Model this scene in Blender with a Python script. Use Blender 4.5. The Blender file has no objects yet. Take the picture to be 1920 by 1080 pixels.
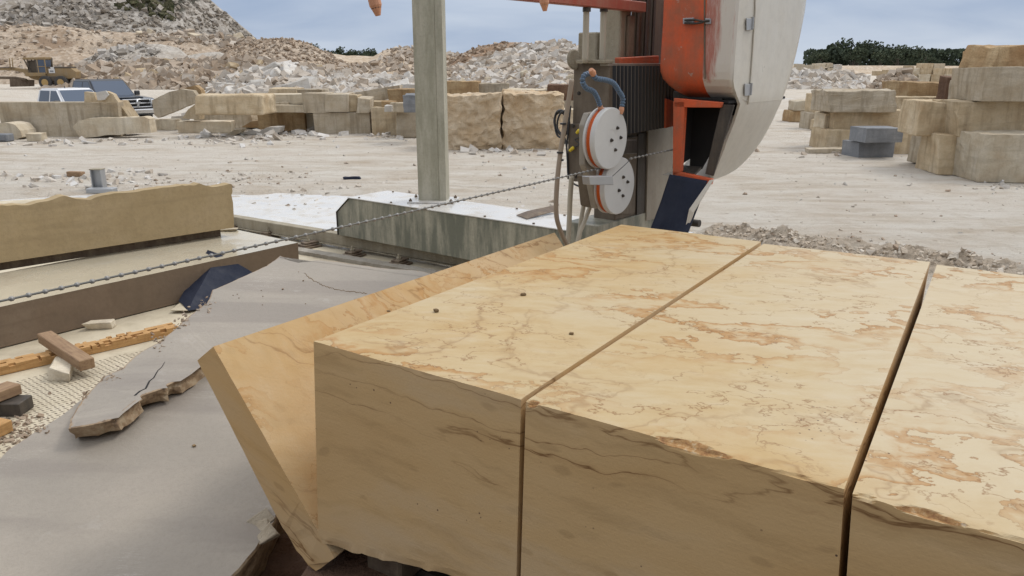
import bpy, bmesh, math, random
from mathutils import Vector, Matrix, noise
R = math.radians
scene = bpy.context.scene
COL = scene.collection
# ------------------------------------------------------------------ camera model
F = 1450.0; TH = R(16.15); CS, SN = math.cos(TH), math.sin(TH)
CAM = Vector((0, 0, 2.56))
def ray(px, py):
    a, b = px-960.0, 540.0-py
    return Vector((a, F*CS+b*SN, -F*SN+b*CS))
def at_y(px, py, Y):
    r = ray(px, py); return CAM + r*(Y/r.y)
def at_z(px, py, z):
    r = ray(px, py); return CAM + r*((z-CAM.z)/r.z)
def hit(px, py, p0, n):
    r = ray(px, py); return CAM + r*((Vector(p0)-CAM).dot(n)/r.dot(n))
cam = bpy.data.cameras.new('camera'); co = bpy.data.objects.new('camera', cam); COL.objects.link(co)
co.location = CAM; co.rotation_euler = (math.pi/2-TH, 0, 0)
cam.sensor_width = 36; cam.lens = 36*F/1920; cam.clip_end = 6000; cam.clip_start = 0.05
scene.camera = co
# ------------------------------------------------------------------ material helper
class N:
    def __init__(s, name, rough=.85, metal=0, spec=.3):
        s.m = bpy.data.materials.new(name); s.m.use_nodes = True; s.t = s.m.node_tree
        s.b = s.t.nodes['Principled BSDF']
        s.b.inputs['Roughness'].default_value = rough; s.b.inputs['Metallic'].default_value = metal
        s.b.inputs['Specular IOR Level'].default_value = spec
    def put(s, sock, v):
        if hasattr(v, 'is_output'): s.t.links.new(v, sock)
        elif v is not None:
            if isinstance(v, (tuple, list)) and len(v) == 3 and sock.type == 'RGBA': v = (*v, 1)
            sock.default_value = v
    def nd(s, typ, **kw):
        n = s.t.nodes.new(typ)
        for k, v in kw.items(): setattr(n, k, v)
        return n
    def tex(s, kind='Object'):
        if kind == 'World': return s.nd('ShaderNodeNewGeometry').outputs['Position']
        return s.nd('ShaderNodeTexCoord').outputs[kind]
    def map(s, v, scale=(1,1,1), rot=(0,0,0), loc=(0,0,0)):
        n = s.nd('ShaderNodeMapping'); s.put(n.inputs['Vector'], v)
        n.inputs['Scale'].default_value = scale; n.inputs['Rotation'].default_value = rot; n.inputs['Location'].default_value = loc
        return n.outputs[0]
    def noise(s, v, scale, detail=4, rough=.55, dist=0, col=False):
        n = s.nd('ShaderNodeTexNoise'); s.put(n.inputs['Vector'], v); n.inputs['Scale'].default_value = scale
        n.inputs['Detail'].default_value = detail; n.inputs['Roughness'].default_value = rough; n.inputs['Distortion'].default_value = dist
        return n.outputs['Color' if col else 'Fac']
    def vor(s, v, scale, feature='F1', out='Distance', rnd=1):
        n = s.nd('ShaderNodeTexVoronoi', feature=feature); s.put(n.inputs['Vector'], v); n.inputs['Scale'].default_value = scale
        n.inputs['Randomness'].default_value = rnd
        return n.outputs[out]
    def ramp(s, f, stops, interp='LINEAR'):
        n = s.nd('ShaderNodeValToRGB'); s.put(n.inputs[0], f); cr = n.color_ramp; cr.interpolation = interp
        while len(cr.elements) < len(stops): cr.elements.new(.5)
        for e, (p, c) in zip(cr.elements, stops):
            e.position = p; e.color = (c, c, c, 1) if isinstance(c, (int, float)) else (*c, 1)
        return n.outputs[0]
    def mix(s, f, a, b, mode='MIX'):
        n = s.nd('ShaderNodeMix', data_type='RGBA', blend_type=mode); s.put(n.inputs[0], f); s.put(n.inputs[6], a); s.put(n.inputs[7], b)
        return n.outputs[2]
    def math(s, op, a, b=0, c=None):
        n = s.nd('ShaderNodeMath', operation=op); s.put(n.inputs[0], a); s.put(n.inputs[1], b)
        if c is not None: s.put(n.inputs[2], c)
        return n.outputs[0]
    def vadd(s, a, b):
        n = s.nd('ShaderNodeVectorMath', operation='ADD'); s.put(n.inputs[0], a); s.put(n.inputs[1], b); return n.outputs[0]
    def vscale(s, a, k):
        n = s.nd('ShaderNodeVectorMath', operation='SCALE'); s.put(n.inputs[0], a); n.inputs['Scale'].default_value = k; return n.outputs[0]
    def attr(s, name):
        return s.nd('ShaderNodeAttribute', attribute_name=name).outputs['Color']
    def rnd(s): return s.nd('ShaderNodeObjectInfo').outputs['Random']
    def fin(s, col=None, h=None, st=.4, dist=.02, rough=None):
        if col is not None: s.put(s.b.inputs['Base Color'], col)
        if rough is not None: s.put(s.b.inputs['Roughness'], rough)
        if h is not None:
            n = s.nd('ShaderNodeBump'); s.put(n.inputs['Height'], h); n.inputs['Strength'].default_value = st; n.inputs['Distance'].default_value = dist
            s.t.links.new(n.outputs[0], s.b.inputs['Normal'])
        return s.m

def marble(name, kind='World', rot=(0,0,0), loc=(0,0,0), tint=None, up=(0,0,1)):
    n = N(name, .66, spec=.2)
    p = n.map(n.tex(kind), rot=rot, loc=loc)
    w = n.noise(p, 1.3, 4, .55, col=True); w2 = n.noise(p, 6, 3, .6, col=True)
    pw = n.vadd(n.vadd(p, n.vscale(w, .24)), n.vscale(w2, .03))
    def iso(fac, lvl, wd): return n.ramp(n.math('ABSOLUTE', n.math('SUBTRACT', fac, lvl)), [(0, 1), (wd, 0)])
    # --- bedding plane (upper face): cream with scalloped ochre clouds
    q = n.map(pw, scale=(.75, 1.15, 2.5), rot=(0, R(-5), R(28)))
    str_ = n.noise(n.map(pw, scale=(2.2, 6, 5), rot=(0, R(-8), R(12))), 2.2, 6, .62)
    base = n.ramp(n.noise(q, 1.0, 4, .5), [(.30, (.56,.50,.385)), (.44, (.55,.465,.315)), (.58, (.535,.42,.25)), (.75, (.49,.36,.19))])
    base = n.mix(n.math('MULTIPLY', n.ramp(str_, [(.48, 0), (.66, 1)]), .34), base, (.45,.32,.16))
    base = n.mix(n.math('MULTIPLY', n.ramp(str_, [(.32, 1), (.45, 0)]), .35), base, (.60,.55,.45))
    sx = n.nd('ShaderNodeSeparateXYZ'); n.put(sx.inputs[0], p)
    pal = n.ramp(n.math('ADD', n.math('MULTIPLY', sx.outputs[0], .30), n.math('MULTIPLY', n.noise(q, 1.3, 5, .6), .9)), [(.62, 0), (.98, 1)])
    base = n.mix(n.math('MULTIPLY', pal, .75), base, (.60,.56,.47))
    zone = n.ramp(n.noise(n.map(p, scale=(.8,1.2,1), loc=(2.6, 9, 4)), .95, 3, .5), [(.43, 0), (.56, 1)])
    f1 = n.noise(q, 3.3, 7, .58)
    patch = n.ramp(f1, [(.500, 0), (.507, 1), (.535, .8), (.56, .25), (.60, 0)])
    c = n.mix(n.math('MULTIPLY', patch, n.math('ADD', n.math('MULTIPLY', zone, .72), .06)), base, (.42,.225,.075))
    rim = n.math('MULTIPLY', iso(f1, .503, .006), n.math('ADD', n.math('MULTIPLY', zone, .75), .15))
    f2 = n.noise(n.map(q, loc=(7,3,1)), 2.7, 6, .58)
    gate = n.ramp(n.noise(n.map(p, loc=(5,1,2)), 1.9, 2), [(.44, 0), (.56, .8)])
    c = n.mix(n.math('MAXIMUM', rim, n.math('MULTIPLY', iso(f2, .48, .0065), gate)), c, (.24,.125,.05))
    # --- sawn sides: quiet golden tan, faint streaks and ovals along the bedding
    qs = n.map(pw, scale=(.45, .45, 1.5), rot=(0, R(-9), R(28)))
    sb = n.ramp(n.noise(qs, 1.6, 5, .55), [(.30, (.60,.46,.30)), (.5, (.60,.405,.20)), (.72, (.55,.35,.155))])
    fs_ = n.noise(n.map(pw, scale=(.9,.9,5), rot=(0, R(-11), R(28))), 3.0, 6, .6)
    sb = n.mix(n.math('MULTIPLY', n.ramp(fs_, [(.52, 0), (.68, 1)]), .35), sb, (.37,.235,.105))
    v = n.vor(n.map(pw, scale=(3, 3, 8), rot=(0, R(-9), 0)), 1.5, out='Distance')
    sb = n.mix(n.math('MULTIPLY', n.ramp(v, [(.12, 1), (.19, 0)]), .35), sb, (.34,.215,.10))
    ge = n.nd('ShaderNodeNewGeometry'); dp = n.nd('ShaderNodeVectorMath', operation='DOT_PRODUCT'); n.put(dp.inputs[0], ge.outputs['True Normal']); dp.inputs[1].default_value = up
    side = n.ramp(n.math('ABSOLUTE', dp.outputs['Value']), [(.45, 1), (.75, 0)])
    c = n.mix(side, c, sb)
    # --- stylolite seams cut both
    s1 = n.map(pw, scale=(.15,.15,1.25), rot=(0, R(-11), R(28)), loc=(1,4,3))
    st = n.noise(s1, 1.7, 7, .52); g3 = n.ramp(n.noise(n.map(p, loc=(8,2,6)), 1.0, 3), [(.40, .15), (.52, 1)])
    g3 = n.math('MULTIPLY', g3, n.math('ADD', n.math('MULTIPLY', side, .6), .4))
    for lv, wd, am in ((.52, .0026, .9), (.575, .0018, .7)):
        c = n.mix(n.math('MULTIPLY', n.math('MULTIPLY', iso(st, lv, wd*6), .38*am), g3), c, (.40,.235,.105))
        c = n.mix(n.math('MULTIPLY', n.math('MULTIPLY', iso(st, lv, wd), am), g3), c, (.19,.095,.035))
    pit = n.vor(p, 34, 'F1'); pz = n.ramp(n.noise(n.map(p, scale=(1,1,5)), 1.6, 2), [(.63, 0), (.66, 1)])
    c = n.mix(n.math('MULTIPLY', n.ramp(pit, [(.08, 1), (.14, 0)]), pz), c, (.10,.06,.04))
    ch = n.math('ADD', n.attr('chip'), n.math('MULTIPLY', n.math('SUBTRACT', n.noise(p, 16, 5, .7), .5), .9))
    c = n.mix(n.ramp(ch, [(.35, 0), (.55, .9)]), c, n.ramp(n.noise(p, 30, 4, .7), [(.35, (.24,.11,.045)), (.52, (.42,.25,.11)), (.68, (.60,.52,.40))]))
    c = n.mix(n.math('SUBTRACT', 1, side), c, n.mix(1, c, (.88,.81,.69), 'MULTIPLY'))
    if tint: c = n.mix(1, c, tint, 'MULTIPLY')
    saw = n.noise(n.map(p, scale=(1, 1, 26), rot=(R(18), R(14), 0)), 6, 4)
    h = n.math('ADD', n.math('MULTIPLY', saw, .5), n.noise(p, 90, 3))
    return n.fin(c, h, .22, .005, n.ramp(str_, [(.3, .5), (.7, .75)]))

def stone(name, a, b, c2, streak=.4, bump=.5, sc=1.0, band=0, sdir='z'):
    n = N(name, .9, spec=.2)
    p = n.tex('Object'); off = n.nd('ShaderNodeCombineXYZ'); 
    r = n.math('MULTIPLY', n.rnd(), 37.0)
    n.put(off.inputs[0], r); n.put(off.inputs[1], r)
    p = n.vadd(p, off.outputs[0])
    f = n.noise(p, 1.6*sc, 6, .6)
    c = n.ramp(f, [(.3, b), (.5, a), (.7, c2)])
    s = n.noise(n.map(p, scale=(5, 5, .6)), 1.2*sc, 4, .6)
    c = n.mix(n.math('MULTIPLY', n.ramp(s, [(.5, 0), (.68, 1)]), streak), c, tuple(x*.55 for x in b))
    s2 = n.noise(n.map(p, scale=(.5, .5, 6)), 1.1*sc, 4, .6)
    c = n.mix(n.math('MULTIPLY', n.ramp(s2, [(.52, 0), (.62, 1)]), .35), c, tuple(min(1, x*.72) for x in a))
    c = n.mix(n.math('MULTIPLY', n.ramp(n.noise(p, 22, 4, .7), [(.45, 0), (.75, 1)]), .35), c, tuple(x*.6 for x in a))
    v = n.math('ADD', n.math('MULTIPLY', n.rnd(), .28), .86)
    cc = n.nd('ShaderNodeCombineXYZ'); [n.put(cc.inputs[i], v) for i in range(3)]
    c = n.mix(1, c, cc.outputs[0], 'MULTIPLY')
    h = n.math('ADD', n.noise(p, 7, 6, .7), n.math('MULTIPLY', n.noise(p, 40, 3, .7), .3))
    return n.fin(c, h, bump, .05)

def rubble(name, cols, bump=.5):
    n = N(name, .95, spec=.15)
    c = n.ramp(n.attr('rnd'), [(i/(len(cols)-1), q) for i, q in enumerate(cols)])
    p = n.tex('World'); f = n.noise(p, 3, 5, .7)
    c = n.mix(n.math('MULTIPLY', n.ramp(f, [(.4, 0), (.7, 1)]), .4), c, (.35,.27,.20))
    return n.fin(c, n.noise(p, 6, 4, .7), bump, .08)

def soil(name, a, b, c2, sc=.25, bump=.7, spk=None, mask=None, maskcol=None, dist=.4):
    n = N(name, .95, spec=.12)
    p = n.tex('World')
    f = n.noise(p, sc, 7, .65)
    c = n.ramp(f, [(.32, b), (.5, a), (.66, c2)])
    g = n.noise(p, sc*9, 5, .75)
    c = n.mix(n.math('MULTIPLY', n.ramp(g, [(.45, 0), (.7, 1)]), .5), c, tuple(x*.6 for x in b))
    if spk:
        v = n.vor(p, spk[0], out='Color'); sp = n.nd('ShaderNodeSeparateColor'); n.put(sp.inputs[0], v)
        c = n.mix(n.math('MULTIPLY', n.ramp(sp.outputs[0], [(.6, 0), (.65, 1)]), .4), c, spk[1])
        c = n.mix(n.math('MULTIPLY', n.ramp(sp.outputs[1], [(.75, 0), (.79, 1)]), .3), c, tuple(x*.45 for x in b))
    if mask:
        m = n.math('ADD', n.attr(mask), n.math('MULTIPLY', n.math('SUBTRACT', n.noise(p, .12, 6, .7), .5), 1.6))
        c = n.mix(n.ramp(m, [(.42, 0), (.6, 1)]), c, maskcol)
    h = n.math('ADD', n.noise(p, sc*4, 7, .75), n.math('MULTIPLY', n.vor(p, (spk[0] if spk else sc*14)), .6))
    return n.fin(c, h, bump, dist*.45)

def dirty(name, base, dirt, amt=.5, rough=.5, metal=0, sc=3, drip=.6, bump=.15, chips=None, spec=.4):
    n = N(name, rough, metal, spec)
    p = n.tex('Object')
    d = n.noise(n.map(p, scale=(3, 3, .5)), sc, 6, .68)
    e = n.noise(p, sc*1.3, 6, .7)
    m = n.math('MULTIPLY', n.ramp(n.math('ADD', n.math('MULTIPLY', d, drip), n.math('MULTIPLY', e, 1-drip)), [(.42, 0), (.62, 1)]), amt)
    c = n.mix(m, base, dirt)
    if chips:
        c = n.mix(n.ramp(n.noise(p, sc*4, 8, .75), [(.62, 0), (.66, 1)]), c, chips)
    c = n.mix(n.math('MULTIPLY', n.ramp(n.noise(p, sc*14, 3, .7), [(.45, 0), (.8, 1)]), .3), c, tuple(x*.55 for x in base))
    return n.fin(c, n.noise(p, sc*10, 5, .7), bump, .01, n.ramp(e, [(.3, rough*.75), (.7, min(1, rough*1.4))]))
def plain(name, col, rough=.6, metal=0, spec=.4):
    n = N(name, rough, metal, spec); p = n.tex('Object')
    c = n.mix(n.math('MULTIPLY', n.noise(p, 6, 5, .7), .5), col, tuple(x*.6+.02 for x in col))
    return n.fin(c, n.noise(p, 60, 3), .05, .003)

M = {}
M['marble'] = marble('banded_limestone', up=(.033,0,.999))
M['marble_slab'] = marble('banded_limestone_slab', rot=(R(8), R(-25), R(10)), loc=(3, 1, .6), tint=(.98,.93,.84), up=(0,0,1))
M['grey_slab'] = None
def grey():
    n = N('grey_wet_limestone', .55, spec=.3); p = n.tex('World')
    f = n.noise(n.map(p, scale=(1, 1, 3)), 1.3, 5, .55)
    c = n.ramp(f, [(.3, (.29,.258,.215)), (.55, (.345,.305,.255)), (.75, (.385,.34,.28))])
    band = n.noise(n.map(p, scale=(.35, 2.6, 1), rot=(0, 0, R(-55))), 1.4, 4, .5)
    c = n.mix(n.math('MULTIPLY', n.ramp(band, [(.5, 0), (.6, 1)]), .45), c, (.22,.19,.165))
    c = n.mix(n.math('MULTIPLY', n.ramp(n.noise(p, 45, 5, .85), [(.45, 0), (.75, 1)]), .32), c, (.19,.165,.135))
    sc = n.noise(n.map(p, scale=(1, 12, 1), rot=(0,0,R(20))), 1.7, 6, .7)
    gate = n.ramp(n.noise(p, 1.7, 2), [(.55, 0), (.65, 1)])
    c = n.mix(n.math('MULTIPLY', n.math('MULTIPLY', n.ramp(n.math('ABSOLUTE', n.math('SUBTRACT', sc, .5)), [(0, 1), (.008, 0)]), gate), .85), c, (.52,.48,.43))
    c = n.mix(n.math('MULTIPLY', n.ramp(n.noise(n.map(p, loc=(4,4,4)), 2.2, 6, .7), [(.62, 0), (.72, 1)]), .5), c, (.45,.415,.37))
    at = n.ramp(n.math('ADD', n.attr('edge'), n.math('MULTIPLY', n.math('SUBTRACT', n.noise(p, 13, 6, .75), .5), 1.5)), [(.38, 0), (.5, 1)])
    c = n.mix(at, c, n.ramp(n.noise(p, 18, 5, .7), [(.35, (.16,.11,.07)), (.5, (.33,.23,.14)), (.65, (.42,.33,.22))]))
    h = n.math('ADD', n.noise(p, 9, 5, .6), n.math('MULTIPLY', n.noise(p, 120, 3), .35))
    return n.fin(c, h, .2, .02, n.ramp(f, [(.3, .45), (.7, .65)]))
M['grey_slab'] = grey()
M['tan'] = stone('tan_limestone', (.50,.40,.265), (.40,.295,.18), (.56,.47,.34), streak=.5)
M['cream'] = stone('cream_limestone', (.56,.485,.365), (.46,.365,.25), (.62,.56,.455), streak=.35)
M['greyst'] = stone('weathered_grey_limestone', (.45,.385,.29), (.37,.295,.20), (.51,.45,.36), streak=.6)
M['ochre'] = stone('ochre_crusted_limestone', (.40,.275,.15), (.33,.20,.10), (.50,.38,.23), streak=.5, bump=.9)
M['darkst'] = stone('dark_brown_crusted_stone', (.17,.10,.065), (.12,.07,.05), (.27,.18,.12), streak=.3, bump=.9)
M['bluest'] = stone('blue_grey_dolomite', (.225,.235,.25), (.18,.19,.205), (.29,.295,.30), streak=.25, bump=.4)
M['boulder'] = stone('rough_tan_quarry_face', (.56,.44,.30), (.50,.36,.215), (.62,.52,.39), streak=.12, bump=.9)
M['white'] = stone('fresh_white_limestone', (.62,.59,.54), (.50,.44,.37), (.68,.66,.62), streak=.1)
M['ashlar'] = stone('sawn_brown_limestone_face', (.46,.35,.20), (.43,.32,.18), (.50,.385,.235), streak=.12, bump=.15)
M['ashlar2'] = stone('sawn_dark_limestone_face', (.225,.165,.115), (.20,.15,.105), (.25,.19,.135), streak=.1, bump=.12)
def water(name, col, rough=.06, sc=3):
    n = N(name, rough, spec=.5); p = n.tex('World')
    f = n.noise(p, sc*.5, 5, .6)
    c = n.ramp(f, [(.35, tuple(x*.9 for x in col)), (.6, col)])
    g = n.noise(p, sc*1.1, 7, .7)
    c = n.mix(n.math('MULTIPLY', n.ramp(g, [(.50, 0), (.66, 1)]), .55), c, (.36,.30,.215))
    return n.fin(c, n.noise(p, sc*2, 2), .012, .01, n.ramp(g, [(.4, rough), (.6, rough*3.5)]))
M['water'] = water('milky_water', (.63,.615,.585), .10)
M['wetfilm'] = water('wet_stone_slurry', (.55,.49,.37), .10)
M['floor'] = water('wet_slurry_floor', (.56,.49,.36), .30, 2)
M['steelbox'] = dirty('slurry_streaked_grey_steel', (.16,.165,.13), (.45,.42,.33), .8, .4, 0, 2.2, .9)
M['post'] = dirty('slurry_crusted_steel', (.33,.315,.24), (.50,.47,.38), .8, .6, 0, 2.5, .9, .5)
M['pale_ridge'] = plain('pale_rubber_ridge', (.16,.145,.12), .9)
M['rust'] = dirty('rusty_brown_steel', (.12,.085,.06), (.30,.24,.17), .6, .6, .2, 3, .6, .5)
M['brownsteel'] = dirty('brown_grimed_steel', (.115,.088,.062), (.25,.205,.15), .55, .5, .1, 2, .7, .3)
M['tansteel'] = dirty('tan_slurry_crust', (.36,.32,.24), (.22,.18,.12), .6, .85, 0, 3, .7, 1.0)
M['greyplate'] = dirty('pale_grimed_steel_panel', (.33,.30,.25), (.20,.16,.12), .5, .4, .2, 1.6, .8, .1)
M['darksteel'] = dirty('dark_steel', (.05,.045,.04), (.14,.115,.09), .6, .5, .3, 3, .6, .3)
M['concrete'] = dirty('rough_concrete', (.36,.33,.28), (.22,.19,.15), .6, .9, 0, 4, .3, 1.0)
M['orange'] = dirty('worn_orange_paint', (.66,.105,.03), (.27,.12,.07), .8, .5, 0, 2.6, .45, .12, chips=(.40,.30,.24))
M['orange_clean'] = plain('orange_plastic', (.72,.13,.02), .5)
M['peach'] = plain('faded_orange_plastic', (.62,.30,.17), .5)
M['redpipe'] = dirty('faded_red_paint', (.36,.09,.06), (.35,.2,.14), .5, .5, 0, 4, .5)
M['whitepaint'] = dirty('dusty_white_gelcoat', (.62,.59,.52), (.47,.42,.33), .38, .3, 0, .9, .6, .04)
def doorwhite():
    n = N('white_gelcoat_with_red_overspray', .35); p = n.tex('Object')
    c = n.mix(n.math('MULTIPLY', n.noise(p, 1, 5, .7), .4), (.64,.60,.54), (.5,.45,.37))
    s = n.noise(n.map(p, scale=(6, 6, .7)), 2.2, 6, .7)
    z = n.nd('ShaderNodeSeparateXYZ'); n.put(z.inputs[0], n.attr('spray'))
    m = n.ramp(n.math('ADD', z.outputs[0], n.math('MULTIPLY', n.math('SUBTRACT', s, .5), 1.8)), [(.15, 0), (.5, 1)])
    c = n.mix(n.math('MULTIPLY', m, .85), c, (.38,.10,.06))
    g = n.noise(n.map(p, scale=(30, 30, 4)), 3, 4, .8)
    c = n.mix(n.math('MULTIPLY', n.ramp(g, [(.5, 0), (.7, 1)]), n.math('MULTIPLY', z.outputs[0], .5)), c, (.62,.6,.58))
    return n.fin(c, n.noise(p, 30, 4), .05, .004)
M['doorwhite'] = doorwhite()
M['wheelwhite'] = plain('white_nylon', (.60,.60,.58), .45)
M['rubber'] = plain('black_rubber', (.022,.023,.027), .38, 0, .55)
M['navy'] = dirty('navy_rubber_sheet', (.010,.015,.034), (.022,.028,.048), .5, .7, 0, 3, .4, .1)
M['bluehose'] = plain('dusty_blue_plastic', (.11,.17,.25), .5)
M['creamhose'] = plain('cream_water_hose', (.50,.45,.35), .45)
M['tanhose'] = plain('muddy_tan_hose', (.33,.26,.19), .6)
M['yellow'] = plain('yellow_plastic', (.75,.55,.03), .4)
M['cable'] = plain('dull_steel_cable', (.17,.165,.15), .6, .1)
M['bead'] = plain('worn_steel_bead', (.33,.32,.30), .45, .3)
M['alu'] = plain('grey_aluminium', (.42,.43,.44), .4, .5)
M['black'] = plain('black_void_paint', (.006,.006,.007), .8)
M['carwhite'] = N('car_white', .2, spec=.5).fin((.72,.73,.75))
M['carblack'] = N('car_dark_blue_grey', .16, spec=.6).fin((.035,.042,.055))
M['glass'] = N('tinted_sky_glass', .12, spec=.5).fin((.075,.10,.145))  # dark blue glass, its colour lightened for the sky it reflects
M['chrome'] = N('chrome', .22, .9).fin((.62,.63,.64))
M['lamp'] = N('lamp_glass', .15, .2).fin((.55,.57,.6))
M['tyre'] = plain('dusty_tyre', (.055,.052,.05), .8)
M['catyel'] = dirty('dusty_machine_yellow', (.29,.195,.09), (.29,.235,.165), .7, .7, 0, 1, .4)
M['catdark'] = plain('dusty_dark_frame', (.10,.08,.06), .8)
M['catrim'] = plain('machine_rim', (.45,.30,.12), .7)
M['signw'] = plain('white_sign', (.7,.7,.7), .6)
def wood(name, a, b, sc=1):
    n = N(name, .8); p = n.tex('Object')
    f = n.noise(n.map(p, scale=(1.2, 14, 14)), 3*sc, 5, .6)
    c = n.ramp(f, [(.3, b), (.6, a)])
    c = n.mix(n.math('MULTIPLY', n.ramp(n.noise(p, 12, 5, .7), [(.5, 0), (.7, 1)]), .4), c, tuple(x*.55 for x in b))
    return n.fin(c, f, .3, .01)
M['wood'] = wood('wet_orange_timber', (.52,.31,.13), (.36,.19,.07))
M['wood2'] = wood('weathered_timber', (.33,.22,.13), (.22,.135,.08))
M['leaf'] = N('dark_evergreen_leaves', .9, spec=.1)
_n = M['leaf']; M['leaf'] = _n.fin(_n.ramp(_n.attr('rnd'), [(0, (.045,.058,.042)), (.5, (.065,.082,.052)), (1, (.11,.125,.08))]))  # leaf colours lightened and greyed to stand for distance haze
M['bark'] = plain('grey_bark', (.12,.10,.085), .9)
M['twig'] = plain('bare_twig', (.20,.165,.17), .9)
# ------------------------------------------------------------------ object helpers
ORG = {}
def org(o):
    return ORG.get(o.name, Vector((0,0,0))) if o else Vector((0,0,0))
def thing(name, label, cat, loc=(0,0,0), group=None):
    o = bpy.data.objects.new(name, None); COL.objects.link(o); o.location = loc
    o.empty_display_size = .2; o['label'] = label; o['category'] = cat
    if group: o['group'] = group
    ORG[o.name] = Vector(loc); return o
def tag(o, label, cat, group=None, kind=None):
    if label: o['label'] = label
    if cat: o['category'] = cat
    if group: o['group'] = group
    if kind: o['kind'] = kind
    return o
def mesh_obj(name, me, mats, parent=None, smooth=False, world=True):
    if not isinstance(mats, (list, tuple)): mats = [mats]
    for m in mats: me.materials.append(M[m] if isinstance(m, str) else m)
    if smooth: me.polygons.foreach_set('use_smooth', [True]*len(me.polygons))
    o = bpy.data.objects.new(name, me); COL.objects.link(o)
    if parent:
        o.parent = parent
        g = org(parent)
        if world: me.transform(Matrix.Translation(-g))
        ORG[o.name] = g if world else Vector((0,0,0))
    else:
        if world and len(me.vertices):
            xs = [v.co for v in me.vertices]
            lo = [min(v[i] for v in xs) for i in range(3)]; hi = [max(v[i] for v in xs) for i in range(3)]
            c = Vector(((lo[0]+hi[0])/2, (lo[1]+hi[1])/2, lo[2]))
            me.transform(Matrix.Translation(-c)); o.location = c; ORG[o.name] = c
    return o
def obj(name, bm, mats, parent=None, smooth=False, world=True):
    me = bpy.data.meshes.new(name); bmesh.ops.recalc_face_normals(bm, faces=bm.faces[:]) if len(bm.faces) < 60000 else None
    bm.to_mesh(me); bm.free()
    return mesh_obj(name, me, mats, parent, smooth, world)
def raw(name, vs, fs, mats, parent=None, attr=None, smooth=False, mi=None, world=True):
    me = bpy.data.meshes.new(name); me.from_pydata(vs, [], fs)
    if attr:
        for k, vals in attr.items():
            a = me.attributes.new(k, 'FLOAT_COLOR', 'POINT')
            a.data.foreach_set('color', [x for v in vals for x in (v, v, v, 1)])
    if mi: me.polygons.foreach_set('material_index', mi)
    me.update(); return mesh_obj(name, me, mats, parent, smooth, world)
def B(): return bmesh.new()
def prism(bm, pts, off, bev=0, seg=1, mi=0):
    pts = [Vector(p) for p in pts]; off = Vector(off)
    a = [bm.verts.new(p) for p in pts]; b = [bm.verts.new(p+off) for p in pts]
    fs = [bm.faces.new(a), bm.faces.new(b[::-1])]; n = len(a)
    for i in range(n): fs.append(bm.faces.new((a[i], b[i], b[(i+1) % n], a[(i+1) % n])))
    for f in fs: f.material_index = mi
    bmesh.ops.recalc_face_normals(bm, faces=fs)
    if bev:
        es = {e for f in fs for e in f.edges}
        bmesh.ops.bevel(bm, geom=list(es), offset=bev, segments=seg, affect='EDGES', profile=.5)
def box(bm, lo, hi, bev=0, mat=None, seg=1, mi=0):
    x0, y0, z0 = lo; x1, y1, z1 = hi
    pts = [(x0,y0,z0), (x1,y0,z0), (x1,y1,z0), (x0,y1,z0)]
    if mat is None: prism(bm, pts, (0,0,z1-z0), bev, seg, mi)
    else:
        P = [mat @ Vector(p) for p in pts]; prism(bm, P, mat.to_3x3() @ Vector((0,0,z1-z0)), bev, seg, mi)
def tube(bm, pts, r, seg=10, caps=True, rf=None):
    pts = [Vector(p) for p in pts]; rings = []; up = Vector((0,0,1)); prev = None
    for i, p in enumerate(pts):
        t = (pts[min(i+1, len(pts)-1)]-pts[max(i-1, 0)]).normalized()
        if prev is None:
            s = t.cross(up)
            if s.length < 1e-3: s = t.cross(Vector((1,0,0)))
            s.normalize()
        else:
            s = (prev - t*prev.dot(t)).normalized()
        prev = s; q = t.cross(s); rr = rf(i/(len(pts)-1)) if rf else r
        rings.append([bm.verts.new(p+(s*math.cos(k*2*math.pi/seg)+q*math.sin(k*2*math.pi/seg))*rr) for k in range(seg)])
    for a, b in zip(rings, rings[1:]):
        for k in range(seg):
            f = bm.faces.new((a[k], a[(k+1) % seg], b[(k+1) % seg], b[k])); f.smooth = True
    if caps: bm.faces.new(rings[0][::-1]); bm.faces.new(rings[-1])
def lathe(bm, c, axis, prof, seg=32, mi=None):
    axis = Vector(axis).normalized(); s = axis.orthogonal().normalized(); q = axis.cross(s); c = Vector(c); rings = []
    for h, r in prof:
        rings.append([bm.verts.new(c+axis*h+(s*math.cos(k*2*math.pi/seg)+q*math.sin(k*2*math.pi/seg))*max(r, 1e-4)) for k in range(seg)])
    for j, (a, b) in enumerate(zip(rings, rings[1:])):
        for k in range(seg):
            f = bm.faces.new((a[k], a[(k+1) % seg], b[(k+1) % seg], b[k])); f.material_index = mi[j] if mi else 0
    bm.faces.new(rings[0][::-1]); bm.faces.new(rings[-1])
def spline(pts, n=8):
    pts = [Vector(p) for p in pts]; out = []
    P = [pts[0]*2-pts[1]]+pts+[pts[-1]*2-pts[-2]]
    for i in range(1, len(P)-2):
        for k in range(n):
            t = k/n; a, b, c, d = P[i-1:i+3]
            out.append(.5*((2*b)+(c-a)*t+(2*a-5*b+4*c-d)*t*t+(3*b-a-3*c+d)*t**3))
    out.append(pts[-1]); return out
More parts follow.
